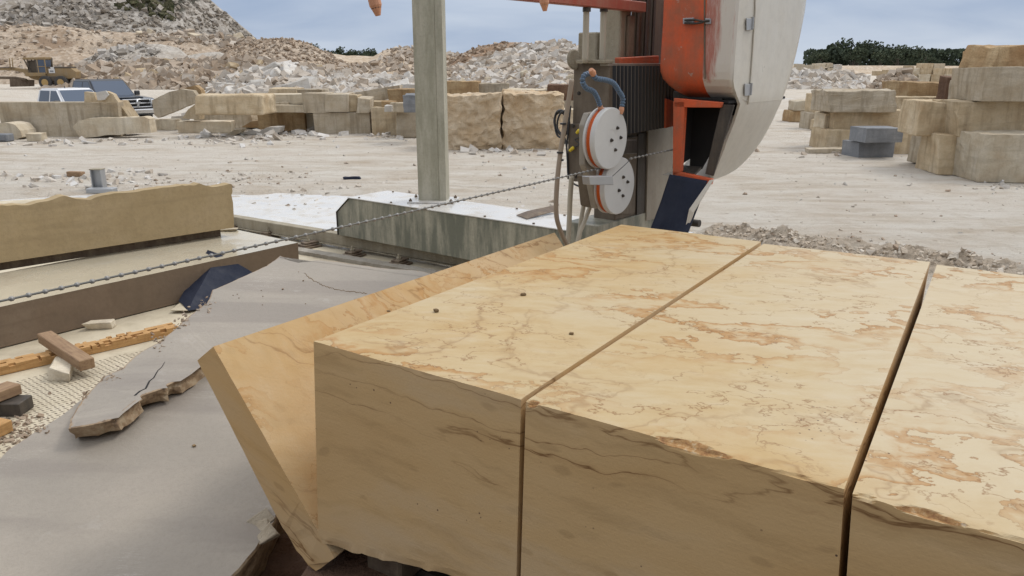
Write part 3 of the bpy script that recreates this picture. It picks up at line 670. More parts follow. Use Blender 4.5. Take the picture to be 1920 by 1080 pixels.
# ------------------------------------------------------------------ trees
def tree_meshes(seed, h, wdt, nleaf):
    r = random.Random(seed); bm = B()
    tube(bm, [(0,0,-.3), (.05*h*.1, 0, h*.3), (r.uniform(-.1,.1)*h, 0, h*.62)], .1, 6, rf=lambda t: .022*h*(1-.6*t))
    lobes = []
    for k in range(9):
        a = r.uniform(0, 6.28); rr = wdt*.42*r.random()**.5; c = Vector((rr*math.cos(a), rr*math.sin(a)*.8, h*r.uniform(.42, .84)))
        lobes.append((c, r.uniform(.13, .24)*h)); tube(bm, [(0, 0, h*r.uniform(.2, .35)), c*.6+Vector((0,0,h*.12)), c], .05, 5, rf=lambda t: .012*h*(1-.7*t))
    vs = []; fs = []; at = []
    for k in range(nleaf):
        c, s = r.choice(lobes); d = Vector((r.gauss(0,1), r.gauss(0,1), r.gauss(0,1))).normalized()
        p = c+Vector((d.x*1.25, d.y*1.25, d.z*.8))*s*(r.random()**.4); q = r.uniform(.05, .11)*h*.55
        e = Vector((r.gauss(0,1), r.gauss(0,1), r.gauss(0,1))).normalized(); f = e.orthogonal().normalized()*q; g = e.cross(f).normalized()*q*.7; b = len(vs)
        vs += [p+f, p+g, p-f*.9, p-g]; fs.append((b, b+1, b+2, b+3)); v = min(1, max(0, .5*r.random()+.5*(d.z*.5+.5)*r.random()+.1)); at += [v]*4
    return bm, vs, fs, at
TREES = []
for i, (h, wd) in enumerate([(8.5, 8), (7.2, 7.5), (9.2, 7), (7.8, 9)]):
    bm, vs, fs, at = tree_meshes(60+i, h, wd, 620)
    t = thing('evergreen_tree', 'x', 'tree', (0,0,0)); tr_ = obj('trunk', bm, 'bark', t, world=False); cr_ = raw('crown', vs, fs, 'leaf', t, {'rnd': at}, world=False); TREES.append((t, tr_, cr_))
used = set()
def place_tree(k, loc, s, rz, label, group):
    t, a, b = TREES[k]
    if k in used:
        t = t.copy(); COL.objects.link(t)
        for c in (a, b):
            d = c.copy(); COL.objects.link(d); d.parent = t
    used.add(k); t.location = loc; t.scale = (s, s, s); t.rotation_euler = (0, 0, rz); t['label'] = label; t['group'] = group
r = random.Random(9)
px = 1478
while px < 2060:
    Y = r.uniform(238, 262); hh = (43+7*math.sin(px*.021)+r.uniform(-14, 8)-(8 if px > 1700 else 0))*Y/F; top = 8.2
    p = at_z(px, 125, 0); place_tree(r.randrange(4), (960*0+(px-960)/F*Y*1.04, Y, -.2), hh/top, r.uniform(0, 6), 'dark evergreen tree in the wood beyond the yard on the right', 'evergreen trees in the far wood')
    px += r.uniform(8, 13)
for px, top, Y in [(598,86,230),(612,89,240),(628,92,236),(645,95,244),(660,92,238),(676,93,232),(690,91,240),(704,95,236),(848,96,235),(838,99,240),(858,103,244)]:
    z = at_y(px, top, Y).z; x = at_y(px, top, Y).x; s = .75; hh = z; place_tree(r.randrange(4), (x, Y, z-8.2*s), s, r.uniform(0, 6), 'dark green tree showing over the heaps beyond the post' if px < 800 else 'dark green tree just right of the tall post, over the soil mound', 'trees beyond the left heaps' if px < 800 else 'trees right of the post')
# dense understorey of the far wood
vs = []; fs = []; at = []
for k in range(9000):
    x = r.uniform(1465, 2080); Y = r.uniform(250, 275); p = Vector(((x-960)/F*Y*1.04, Y, 7.0*r.random()**.75)); q = r.uniform(.4, .9)
    e = Vector((r.gauss(0,1), r.gauss(0,1), r.gauss(0,1))).normalized(); f = e.orthogonal().normalized()*q; g = e.cross(f).normalized()*q*.7; b = len(vs)
    vs += [p+f, p+g, p-f, p-g]; fs.append((b, b+1, b+2, b+3)); at += [r.random()*.5]*4
tag(raw('woods', vs, fs, 'leaf', attr={'rnd': at}), 'dense dark understorey of the far wood', None, kind='stuff')
# bare tree
t = thing('bare_tree', 'leafless greyish tree top showing over the tan heap just left of the post', 'tree', at_y(768, 150, 200)); bm = B()
o = org(t); tube(bm, [o, o+Vector((0,0,3.5)), o+Vector((.2,0,5.5))], .2, 6, rf=lambda t: .22*(1-.7*t)); obj('trunk', bm, 'twig', t)
bm = B()
for k in range(110):
    a = r.uniform(0, 6.28); e = r.uniform(.3, 1.4); l = r.uniform(2.2, 3.6); s = o+Vector((0, 0, r.uniform(4.2, 5.4)))
    d = Vector((math.cos(a)*math.cos(e), math.sin(a)*math.cos(e), math.sin(e))); tube(bm, [s, s+d*l*.5+Vector((0,0,.2)), s+d*l], .04, 3, rf=lambda t: .07*(1-.7*t))
obj('crown', bm, 'twig', t)
# ------------------------------------------------------------------ stone blocks in the yard
def yb(x0, x1, y0, y1, mat, label, Y=None, d=1.2, yaw=0, amp=.035, rad=.04, skew=.04, name='stone_block', cat='stone block', group=None, tilt=0, z=None, n=8, dome=0, seed=None):
    """block whose front face spans the given picture rectangle at distance Y (or standing on the ground)"""
    cx = (x0+x1)/2
    if Y is not None: Y = fy(Y)
    base = at_z(cx, y1, 0) if Y is None else at_y(cx, y1, Y)
    top = at_y(cx, y0, base.y); wd = (at_y(x1, y1, base.y)-at_y(x0, y1, base.y)).x
    h = top.z-base.z; ya = R(yaw)
    wv = wd/max(.35, math.cos(ya)+abs(math.sin(ya))*d/max(wd, .1)*.0) if yaw else wd
    global _bs; _bs += 1; sd_ = seed or _bs
    vs, fs = rough_block(wv, d, h, sd_, min(amp, h*.16), min(rad, h*.3)*.38, skew, n, dome, .9 if n > 20 else 0)
    o = raw(name, vs, fs, mat, world=False)
    back = Vector((math.sin(-ya)*-1*0, 1, 0))
    o.location = (base.x+(base.x/base.y)*d*.5*.3, base.y+d*.5*math.cos(ya)+abs(math.sin(ya))*wv*.5, base.z); o.rotation_euler = (0, tilt, ya)
    return tag(o, label, cat, group)
_bs = 100
def fy(Y): return Y*(1+.0032*(Y-10)) if Y < 60 else Y
# --- right: small stack far left of this group
yb(1477,1520,208,229,'ochre','low ochre block at the far left foot of the right-hand stacks', d=1.0, rad=.12)
yb(1487,1521,189,208,'cream','rounded cream block lying on the low ochre block', Y=33.6, d=.9, rad=.2)
yb(1511,1544,211,243,'greyst','squat grey block below the squarish one, left of the middle stack', Y=30.2, d=1.0)
yb(1520,1552,176,212,'tan','squarish tan block on top of a squat grey block, left of the middle stack', Y=30.4, d=1.0, rad=.08)
yb(1523,1545,224,245,'tan','small tan lump standing in front of the squat grey block', d=.4, rad=.12, name='boulder', cat='boulder')
# --- middle stack
yb(1540,1618,243,282,'tan','brown-tinged bottom block at left of the middle stack, partly behind the blue-grey pair', d=1.3)
yb(1674,1718,248,290,'tan','tan bottom block just right of the blue-grey pair', Y=22.2, d=1.2)
yb(1542,1562,212,244,'cream','narrow cream block at the left end of the middle layer of the middle stack', Y=23.8, d=1.0)
yb(1560,1696,207,246,'tan','long tan block forming the middle layer of the middle stack', Y=23.4, d=1.4)
yb(1546,1669,170,211,'greyst','wide water-stained block with a broken underside on top of the middle stack', Y=23.2, d=1.5, amp=.08, rad=.07)
yb(1600,1672,267,296,'bluest','lower of the two blue-grey slabs in front of the middle stack', d=.8, yaw=8, rad=.02, amp=.015)
yb(1615,1689,241,268,'bluest','upper of the two blue-grey slabs in front of the middle stack', Y=21.0, d=.8, yaw=8, rad=.02, amp=.015)
yb(1517,1600,279,288,'greyst','thin flat stone flake on the ground left of the blue-grey slabs', d=.5, rad=.02, name='stone_flake', cat='stone flake')
# --- back right
yb(1691,1726,212,247,'darkst','dark brown crusted block low between the middle and right stacks', Y=27.0, d=1)
yb(1676,1794,183,214,'tan','long tan block on the dark crusted block behind the right stack', Y=26.6, d=1.3)
yb(1695,1778,155,185,'ochre','reddish-faced block with a pale flat top behind the right stack', Y=27.5, d=2.2, amp=.05)
yb(1768,1803,144,194,'darkst','tall reddish-brown slab standing on end behind the right stack', Y=26.0, d=.6, rad=.06)
yb(1796,1812,152,192,'greyst','narrow grey upright block right of the reddish-brown slab', Y=25.0, d=.8)
yb(1811,1838,151,192,'tan','leaning tan piece wedged beside the big grey top block', Y=23.0, d=.8, tilt=.12, rad=.08)
yb(1715,1741,258,273,'ochre','small round ochre rock between the middle and right stacks', d=.35, rad=.15, name='boulder', cat='boulder')
yb(1826,1860,97,127,'ochre','small ochre block perched high at the back of the right stack', Y=24, d=.9)
yb(1829,1856,122,150,'darkst','dark brown block under the small perched ochre one', Y=24.2, d=.9)
yb(1846,1862,90,99,'tan','little tan stone on the very top at the back of the right stack', Y=24.0, d=.4, rad=.08)
# --- big right stack
yb(1732,1770,251,312,'greyst','short grey block end at the lower left of the right stack', Y=19.4, d=1.1, rad=.12)
yb(1757,1853,253,329,'tan','yellow-stained bottom block of the right stack', d=1.3, yaw=-7, rad=.03)
yb(1836,1965,254,344,'cream','pale bottom block at the right edge, broken at its lower corner', d=1.3, yaw=-6, rad=.04, amp=.05)
yb(1722,1800,192,256,'tan','left end block of the second layer of the right stack', Y=18.6, d=1.4, yaw=-6, rad=.09, amp=.05)
yb(1790,1990,189,258,'tan','very long tan block forming the second layer of the right stack', Y=17.9, d=1.5, yaw=-4, rad=.05, amp=.05)
yb(1836,1990,127,191,'greyst','big grey-white block in the third layer of the right stack', Y=17.6, d=1.5, yaw=-3, rad=.05, amp=.03)
yb(1853,1990,83,128,'ochre','ochre-faced block topping the right stack', Y=17.9, d=1.3, rad=.06, amp=.07, skew=.09)
# --- far right pale stacks
r = random.Random(4)
for row, (y0, y1, xs) in enumerate([(140,154,[(1698,1716),(1719,1741),(1743,1765),(1767,1788),(1792,1813)]), (128,140,[(1702,1722),(1723,1745),(1748,1768),(1770,1791)]), (119,128,[(1727,1747),(1749,1770)])]):
    for x0, x1 in xs:
        yb(x0, x1, y0, y1+1, r.choice(['tan','cream','cream']), 'pale cut block in the far tiered stack below the right-hand trees', Y=88+row*.5, d=1.4, n=4, group='cut blocks in the far tiered stack', amp=.03)
for x0, x1, y0, y1 in [(1700,1712,124,132),(1792,1812,131,141),(1681,1697,131,141),(1640,1660,133,142),(1660,1680,131,141)]:
    yb(x0, x1, y0, y1, 'tan', 'tan block on the reddish pile beside the far tiered stack', Y=84, d=1, n=4, group='blocks beside the far tiered stack')
for x0, x1, y0, y1 in [(1492,1507,120,131),(1508,1526,122,135),(1527,1546,119,130),(1548,1560,118,126),(1561,1577,121,131),(1498,1514,131,142),(1530,1548,131,142),(1550,1565,127,139),(1566,1580,132,143),(1514,1529,134,146)]:
    yb(x0, x1, y0, y1, r.choice(['cream','white','cream']), 'pale squared block tumbled on the rubble below the left end of the wood', Y=94, d=1.1, n=4, group='pale blocks on the far right rubble', tilt=r.uniform(-.08, .08), amp=.04)
# --- long row at left and centre
yb(8,224,192,257,'greyst','long grey slab on edge with rusty streaks, hiding the white pickup', d=.5, yaw=3, rad=.03, amp=.015, skew=.01)
def flatpoly(name, pts, Y, d, mat, label, cat, amp=.02, lean=0, group=None):
    """upright slab of free outline, pts in picture coordinates at distance Y, thickness d"""
    ym = max(y for x, y in pts); Yg = at_z(sum(x for x, y in pts)/len(pts), ym, 0).y; Y = Yg+.02 if Y < 0 else fy(Y)
    P = [at_y(x, y, Y) for x, y in pts]; z0 = min(p.z for p in P)
    P = [Vector((p.x, p.y+lean*(p.z-z0), p.z)) for p in P]; out = []
    for a, b in zip(P, P[1:]+P[:1]):
        n = max(1, int((b-a).length/.12))
        for k in range(n):
            q = a.lerp(b, k/n); q = q+Vector((nz(q, 4, 3), 0, nz(q, 4, 8)))*amp*(0 if k == 0 else 1); out.append(q)
    bm = B(); prism(bm, out, (0, d, 0)); return tag(obj(name, bm, mat), label, cat, group)
flatpoly('stone_slab', [(158,192),(158,172),(176,174),(180,188),(196,182),(198,171),(212,177),(222,192)], 26.9, .25, 'tan', 'ragged brown slab standing behind the long grey slab, before the white windscreen', 'stone slab')
flatpoly('stone_slab', [(196,187),(183,188),(180,173),(198,170),(204,178)], 26.8, .05, 'white', 'white chip leaning on the ragged brown slab', 'stone slab')
flatpoly('stone_slab', [(215,189),(221,190),(252,236),(252,250),(226,252),(216,230)], 27.6, .8, 'tan', 'brown broken end piece at the right end of the long grey slab', 'stone slab')
flatpoly('stone_slab', [(136,238),(148,226),(164,222),(270,219),(279,223),(283,249),(236,251),(150,259)], -1, .5, 'cream', 'pale tan slab with a pointed left end lying before the long grey slab', 'stone slab', .03)
flatpoly('boulder', [(-30,262),(-30,236),(8,230),(28,234),(38,245),(42,257),(30,262)], -1, .9, 'cream', 'half-round cream boulder at the left edge', 'boulder', .03)
yb(52,80,250,265,'cream','small square cream block on the ground before the long grey slab', d=.4, rad=.02)
flatpoly('stone_slab', [(285,188),(318,172),(340,167),(362,170),(372,185),(369,191),(330,208),(296,221),(289,215)], 29.8, .35, 'greyst', 'grey slab tilted up to the right, beside the black pickup', 'stone slab', .02)
flatpoly('stone_slab', [(338,170),(350,164),(366,160),(376,168),(379,178),(371,184),(358,172)], 30.2, .4, 'ochre', 'reddish broken stone behind the raised end of the tilted grey slab', 'stone slab', .03)
flatpoly('stone_slab', [(341,222),(352,206),(366,195),(374,196),(374,224)], 28.5, .5, 'tan', 'tan wedge propping the streaked rounded block on its left', 'stone slab', .03)
yb(367,480,209,241,'greyst','lower weathered ledge under the streaked rounded block', Y=None, d=1.6, rad=.12, amp=.07)
yb(372,500,178,216,'tan','thick tan block with rounded corners and white drips', Y=26.8, d=1.5, rad=.3, amp=.06, skew=.02)
yb(281,330,225,244,'cream','low pale slab lying right of the black pickup', Y=None, d=.6, rad=.03)
yb(336,432,228,250,'cream','flat pale slab on the ground below the streaked rounded block', d=.6, yaw=4, rad=.04, skew=.02)
flatpoly('stone_flake', [(318,232),(322,218),(356,217),(352,228),(330,240)], -1, .12, 'white', 'thin white plate leaning at the foot of the tan wedge', 'stone flake')
yb(481,578,177,195,'cream','top pale slab of the left slab stack', Y=29, d=1.6, rad=.02, amp=.02, skew=.015)
yb(494,543,192,198,'greyst','thin grey slab in the gap of the left slab stack', Y=28.8, d=1.4, rad=.01, amp=.01, skew=.01)
yb(496,590,197,211,'cream','lower pale slab of the left slab stack', Y=28.6, d=1.6, rad=.02, amp=.02, skew=.015)
yb(490,580,209,246,'ochre','ochre-stained base block of the left slab stack', Y=29.2, d=1.4, rad=.05)
yb(505,560,166,178,'tan','thin tan slab behind and above the left slab stack', Y=32, d=1.2, rad=.03)
yb(572,618,175,212,'greyst','square weathered block between the pale slabs and the banded block', Y=28.3, d=1.4, amp=.02, rad=.03)
yb(613,655,176,210,'greyst','banded grey-tan block in the middle of the left row', Y=28.2, d=1.5, amp=.02, rad=.02)
yb(560,606,168,180,'greyst','flat block lying behind the square weathered block', Y=31, d=1.5, rad=.03)
yb(655,672,178,210,'tan','narrow broken block between the banded block and the sloped one', Y=28.4, d=1, rad=.09, amp=.05)
yb(671,694,184,212,'greyst','grey block with a sloping right end behind the long base block', Y=28.3, d=1, skew=.12)
yb(577,602,212,246,'cream','pale base piece at the left of the long base block', d=1)
yb(592,697,211,251,'greyst','long base block with an ochre pitted patch in the left row', d=1.5, amp=.02, rad=.03, skew=.01)
yb(697,746,203,254,'tan','rough square tan block right of the long base block', d=1.3, amp=.035, rad=.05, yaw=3)
yb(747,800,209,259,'greyst','rounded grey block half behind the tall post', d=1.3, rad=.14, amp=.03)
yb(756,800,177,211,'bluest','blue-grey block on the rounded grey block, half behind the tall post', Y=24.9, d=1, rad=.06)
yb(727,800,167,193,'ochre','ochre-brown long block behind the blue-grey one, left of the post', Y=30, d=1.2, rad=.04)
b_ = yb(664,752,167,190,'greyst','long grey block tilted up to the right behind the left row', Y=31, d=1.2, rad=.03, tilt=R(-9), amp=.02)
yb(690,730,190,206,'tan','dark tan block under the tilted long block', Y=30, d=1.2)
yb(716,740,190,203,'ochre','small ochre block left of the blue-grey one', Y=28, d=.8, rad=.08)
yb(733,762,193,211,'greyst','small rounded boulder wedged left of the blue-grey block', Y=26.5, d=.7, rad=.18, name='boulder', cat='boulder')
yb(721,734,198,210,'white','small white boulder on top of the rough square tan block', Y=25.6, d=.4, rad=.1, name='boulder', cat='boulder')
flatpoly('stone_flake', [(733,243),(738,226),(743,223),(746,240),(744,252)], -1, .15, 'white', 'white upright splinter leaning between two blocks left of the post', 'stone flake')
yb(752,784,158,170,'white','white-grey rough block in the rubble just left of the post', Y=33, d=1, rad=.08)
flatpoly('stone_slab', [(453,238),(470,228),(492,224),(502,218),(512,222),(530,235),(536,243)], -1, 1.0, 'ochre', 'low pyramid-shaped ochre stone in front of the left slab stack', 'stone slab', .03)
flatpoly('stone_slab', [(515,232),(526,222),(570,225),(592,229),(601,244),(570,246),(540,242)], -1, 1.2, 'white', 'long white slab lying right of the pyramid-shaped stone', 'stone slab', .03)
flatpoly('stone_flake', [(440,252),(462,247),(472,243),(486,247),(500,239),(526,238),(524,248),(506,253)], -1, .6, 'white', 'curved white plate lying on the ground in front of the pyramid-shaped stone', 'stone flake')
flatpoly('stone_flake', [(424,252),(440,243),(456,242),(450,250),(434,254)], -1, .4, 'cream', 'small cream wedge left of the curved white plate', 'stone flake')
yb(626,652,237,246,'tan','small flat tan stone on the ground before the long base block', d=.4, rad=.05, name='boulder', cat='boulder')
yb(838,898,153,181,'ochre','brown-streaked ochre block above the left big boulder, right of the post', Y=27.5, d=1.3, rad=.03)
yb(896,952,157,181,'greyst','grey rough-ended block above the gap between the big boulders', Y=27.8, d=1.3, rad=.07, amp=.06, skew=.08)
yb(948,1034,168,190,'cream','low cream block seen behind the right big boulder', Y=27.2, d=1.3, rad=.07, amp=.05)
yb(1010,1034,172,200,'ochre','ochre rough lump at the right shoulder of the right big boulder', Y=24.6, d=.8, rad=.1, amp=.07)
yb(1027,1082,160,190,'darkst','dark brown block left of the saw bracket', Y=27, d=1.3, rad=.04)
yb(1030,1085,189,205,'greyst','grey block under the dark brown block beside the saw bracket', Y=26.8, d=1.3, rad=.04)
yb(820,940,178,281,'boulder','huge rough-faced tan boulder right of the post', d=1.6, amp=.11, rad=.08, skew=.03, n=40, name='boulder', cat='boulder')
yb(938,1054,175,280,'boulder','huge rough-faced tan boulder left of the saw, second of the pair', d=1.6, amp=.13, rad=.10, skew=.05, n=40, name='boulder', cat='boulder')
yb(1030,1085,205,262,'cream','pale block behind the black cable coil', Y=25, d=1, rad=.08)
# loose timber and scraps on the yard floor
bm = B(); p = at_z(143, 331, 0); Rm = Matrix.Translation(p) @ Matrix.Rotation(R(-14), 4, 'Z'); box(bm, (-.21, -.07, 0), (.21, .07, .12), .012, Rm)
tag(obj('timber_offcut', bm, 'wood2'), 'short timber offcut lying on the ground left of the steel stub post', 'timber')
p = at_z(662, 336, .0); vs, fs = rough_block(.36, .16, .06, 7, .03, .02, .1, 5)
o = raw('rubber_scrap', vs, fs, 'navy', world=False); o.location = p; tag(o, 'dark blue crumpled rag on the ground left of the post', 'rag')
p = at_z(4, 266, 0); bm = B(); box(bm, (p.x-.35, p.y, 0), (p.x+.2, p.y+.4, .26), .03); box(bm, (p.x-.3, p.y-.02, .05), (p.x+.12, p.y+.1, .2), .01); tag(obj('plastic_bin', bm, 'bluest'), 'dark blue box on the ground at the left edge', 'box')
# ------------------------------------------------------------------ vehicles
def pickup(name, label, loc, yaw, paint, Lh, W, H, ram):
    t = thing(name, label, 'pickup truck'); k = H/1.92; hw = W/2
    def o(nm, bm, m, par=t, sm=False): return obj(nm, bm, m, par, sm, world=False)
    lx = Lh/5.8
    def X(x): return x*lx
    # lower body: side outline with wheel openings
    pts = [(-2.88,.55),(-2.88,1.08),(-2.8,1.16),(-1.0,1.17),(.95,1.17),(1.3,1.19),(2.45,1.12),(2.78,1.02),(2.86,.85),(2.88,.5)]
    def arch(cx): return [(cx+.47*math.cos(a), .40+.47*math.sin(a)) for a in [k_*math.pi/8 for k_ in range(9)]]
    out = pts+[(2.86,.42)]+[(x, z) for x, z in arch(1.95)]+[(1.45,.36),(-1.4,.36)]+arch(-1.95)+[(-2.5,.42)]
    bm = B(); prism(bm, [(X(x), -hw, z*k) for x, z in out], (0, W, 0), .035, 2); o('body', bm, paint)
    bm = B()  # hood bulge
    prism(bm, [(X(1.2), -hw*.62, 1.17*k), (X(2.5), -hw*.55, 1.12*k), (X(2.5), hw*.55, 1.12*k), (X(1.2), hw*.62, 1.17*k)], (0, 0, .055), .03, 2); o('hood', bm, paint)
    bm = B()  # cab as a tapered loft
    lo = [(-1.05,-hw*.96),(1.28,-hw*.96),(1.28,hw*.96),(-1.05,hw*.96)]; hi = [(-.86,-hw*.78),(.52,-hw*.78),(.52,hw*.78),(-.86,hw*.78)]
    a = [bm.verts.new((X(x), y, 1.12*k)) for x, y in lo]; b = [bm.verts.new((X(x), y, 1.9*k)) for x, y in hi]; bm.faces.new(a[::-1]); bm.faces.new(b)
    for i in range(4): bm.faces.new((a[i], a[(i+1) % 4], b[(i+1) % 4], b[i]))
    bmesh.ops.bevel(bm, geom=bm.edges[:], offset=.06, segments=3, affect='EDGES'); o('cab', bm, paint)
    def onside(x, z, s, e=.008): f_ = (z-1.12)/.78; return Vector((X(x), s*(hw*(.96-.18*f_)+e), z*k))
    for s in (-1, 1):
        for pts2 in ([(-.80,1.24),(.0,1.24),(.0,1.80),(-.72,1.80)], [(.10,1.24),(1.02,1.24),(.52,1.80),(.10,1.80)]):
            bm = B(); prism(bm, [onside(x, z, s) for x, z in pts2], (0, -s*.03, 0)); o('side_window', bm, 'glass')
        bm = B(); c = Vector((X(1.0), s*(hw+.1), 1.28*k)); box(bm, (c.x-.06, c.y-.12, c.z-.09), (c.x+.06, c.y+.12, c.z+.12), .03); o('wing_mirror', bm, 'rubber')
        for x in (1.95, -1.95):
            bm = B(); cy = s*(hw-.14); lathe(bm, (X(x), cy-.13, .40), (0,1,0), [(0,.2),(.0,.36),(.04,.40),(.22,.40),(.26,.36),(.26,.2)], 24); tw = o('wheel', bm, 'tyre')
            bm = B(); lathe(bm, (X(x), cy+s*.125 if s > 0 else cy-.135, .40), (0,1,0), [(0,.24),(.01,.24)], 20); o('rim', bm, 'alu', tw)
        bm = B(); box(bm, (X(2.72), s*hw*.80-.17, .86*k), (X(2.90), s*hw*.80+.17, 1.06*k), .03); o('headlight', bm, 'lamp')
        bm = B(); box(bm, (X(.55), s*(hw+.012)-.01, 1.02*k), (X(.72), s*(hw+.012)+.01, 1.05*k), .005); o('door_handle', bm, 'rubber')
    # windscreen on the sloping front of the cab
    def onf(y, f_, e=.012): return Vector((X(1.28-.76*f_)+e, y*hw*(.96-.18*f_), (1.12+.78*f_)*k+e*.6))
    bm = B(); prism(bm, [onf(-.88,.12), onf(.88,.12), onf(.9,.90), onf(-.9,.90)], (-.02, 0, -.01)); o('windscreen', bm, 'glass')
    bm = B(); box(bm, (X(-2.75), -hw*.82, 1.165*k), (X(-1.15), hw*.82, 1.18*k)); o('bed_opening', bm, 'black')
    bm = B(); x0 = X(2.84)
    box(bm, (x0, -hw*.60, .78*k), (x0+.06, hw*.60, 1.06*k), .03); g = o('grille', bm, 'black')
    bm = B(); fr = [(-.62,.76),(.62,.76),(.62,1.08),(-.62,1.08)]
    loop = [Vector((x0+.07, y*hw, z*k)) for y, z in fr]; tube(bm, loop+[loop[0]], .028, 6)
    if ram: tube(bm, [(x0+.08, -hw*.6, .92*k), (x0+.08, hw*.6, .92*k)], .032, 6); tube(bm, [(x0+.085, 0, .76*k), (x0+.085, 0, 1.08*k)], .05, 6)
    else: tube(bm, [(x0+.08, -hw*.6, .92*k), (x0+.08, hw*.6, .92*k)], .05, 6)
    o('grille_surround', bm, 'chrome', g)
    if ram:
        bm = B(); prism(bm, [(x0+.13, y, z*k) for y, z in [(-.09,1.0),(-.11,.93),(-.05,.9),(-.03,.82),(0,.79),(.03,.82),(.05,.9),(.11,.93),(.09,1.0),(.04,.96),(0,.99),(-.04,.96)]], (.025, 0, 0)); o('badge', bm, 'alu', g)
    bm = B(); box(bm, (X(2.78), -hw*.99, .48*k), (X(2.98), hw*.99, .68*k), .05, seg=2); o('bumper', bm, 'chrome')
    bm = B(); box(bm, (X(2.80), -hw*.95, .67*k), (X(2.93), hw*.95, .76*k), .02); o('bumper_pad', bm, 'rubber')
    bm = B(); tube(bm, [(X(-.2), 0, 1.88*k), (X(-.24), 0, 1.98*k)], .02, 6); o('antenna', bm, 'rubber')
    t.location = loc; t.rotation_euler = (0, 0, yaw); return t
# forward axis is +x: heading toward the camera and to the right
def head(th): return math.atan2(-math.cos(th), math.sin(th))
def put_front(px, Y, th, Lh, W):
    f = Vector((math.sin(th), -math.cos(th), 0)); c = at_y(px, 200, Y); c.z = 0; return c-f*Lh/2
th = R(54); pickup('pickup_truck', 'dark blue-black pickup truck with chrome crosshair grille facing the saw', put_front(258, 34.6, th, 5.8, 2.0), head(th), 'carblack', 5.8, 2.0, 1.92, True)
th = R(58); pickup('pickup_truck', 'white pickup truck half hidden behind the long grey slab', put_front(204, 30.3, th, 5.3, 1.78), head(th), 'carwhite', 5.3, 1.78, 1.66, False)
# road grader seen from its left side, its nose out of the picture to the left
gt = thing('road_grader', 'dusty yellow road grader standing before the dug slope', 'road grader'); GY = 86.0; gp = at_z(96, 164, 0); S = GY/F*1.0
def g(px, py, y=0): p = at_y(px, py, GY); return Vector((p.x-gp.x, y, max(0, p.z)))
def go(nm, bm, m, par=gt, sm=False): return obj(nm, bm, m, par, sm, world=False)
def gb(px0, px1, py0, py1, y0, y1, bev=.05):
    a, b = g(px0, py1), g(px1, py0); bm = B(); box(bm, (a.x, y0, a.z), (b.x, y1, b.z), bev); return bm
bm = B(); prism(bm, [g(91,144,-.55), g(91,127,-.55), g(137,127,-.55), g(147,134,-.55), g(147,147,-.55), g(130,148,-.55)], (0, 1.1, 0), .05); eb = go('engine_cover', bm, 'catyel')
go('cover_lid', gb(92,138,125,128,-.6,.6), 'catdark', eb)
bm = gb(98,108,129,137,-.60,-.57,.01); go('sign', bm, 'signw', eb)
bm = gb(101,107,126,129.5,-.62,-.58,.01); go('sign', bm, 'signw', eb)
bm = gb(100,106,132,135,-.615,-.602,0); go('sign', bm, 'bluest', eb)
bm = B(); tube(bm, [g(97,127), g(97,109)], .09, 8); go('exhaust_pipe', bm, 'catdark')
bm = B(); tube(bm, [g(136,147,-.5), g(136,118,-.5)], .04, 6); go('handrail', bm, 'catdark')
bm = B(); prism(bm, [g(49,108,-.7), g(49,112,-.7), g(91,112,-.7), g(91,107,-.7)], (0, 1.4, 0), .04); cb_ = go('cab_roof', bm, 'catyel')
for a in (52, 58, 73, 76, 90):
    for yy in (-.68, .62):
        bm = B(); x = g(a, 120).x; z0, z1 = g(a, 138).z, g(a, 111).z; sl_ = (.55 if a == 52 else 0)
        prism(bm, [(x+sl_, yy, z0), (x+sl_+.12, yy, z0), (x+.12, yy, z1), (x, yy, z1)], (0, .06, 0)); go('cab_pillar', bm, 'catyel' if a in (76, 90) else 'catdark')
bm = gb(77,90,112,137,-.66,.6,.02); go('cab_window', bm, 'glass'); bm = gb(76,91,124,125.4,-.70,-.64,.01); go('window_bar', bm, 'catyel')
bm = gb(58,74,113,137,-.4,.5,.02); go('cab_interior', bm, 'catdark'); bm = gb(58,73,113,123,.52,.56,.01); go('cab_window', bm, 'lamp')
bm = gb(55,92,136,143,-.75,.75,.04); go('cab_floor', bm, 'catyel')
bm = B(); prism(bm, [g(60,147,-.25), g(78,152,-.25), g(92,150,-.25), g(92,140,-.25), g(66,139,-.25), g(52,130,-.25), g(30,127,-.25), g(-60,127,-.25), g(-60,132,-.25), g(28,132,-.25), g(46,136,-.25)], (0, .5, 0), .04); go('main_frame', bm, 'catyel')
bm = gb(-60,26,126,127.6,-.3,.3,.01); go('frame_rail', bm, 'catdark')
for a, tp in ((22,109), (27,109)):
    bm = B(); tube(bm, [g(a+2,130,-.4), g(a,tp,-.4)], .06, 6); go('lift_cylinder', bm, 'catyel')
bm = B(); tube(bm, [g(-60,145), g(30,146), g(50,150)], .14, 8); go('drawbar', bm, 'rust')
bm = B(); P = [g(26+31*k_/10, 148+0*k_, -.6+.12*k_) for k_ in range(11)]; a0 = None
prism(bm, [g(24,147.5,-.6), g(57,150,.6), g(57,162,.6), g(25,162.5,-.6)], (.0, .18, .0), .03); go('blade', bm, 'rust')
for cx in (95, 124, -95):
    for yy in (-1.1, .75):
        bm = B(); c = g(cx, 153); c.z = .68; lathe(bm, (c.x, yy, .68), (0,1,0), [(0,.3),(0,.56),(.05,.68),(.33,.68),(.38,.56),(.38,.3)], 28); wh = go('wheel', bm, 'tyre')
        bm = B(); lathe(bm, (c.x, yy-.02 if yy < 0 else yy+.38, .68), (0,1,0), [(0,.36),(.03,.36),(.04,.2)], 20); go('rim', bm, 'catrim', wh)
bm = gb(93,127,143,152,-.85,-.6,.05); go('tandem_case', bm, 'catdark'); bm = gb(93,127,143,152,.6,.85,.05); go('tandem_case', bm, 'catdark')
gt.location = (gp.x, GY, 0)
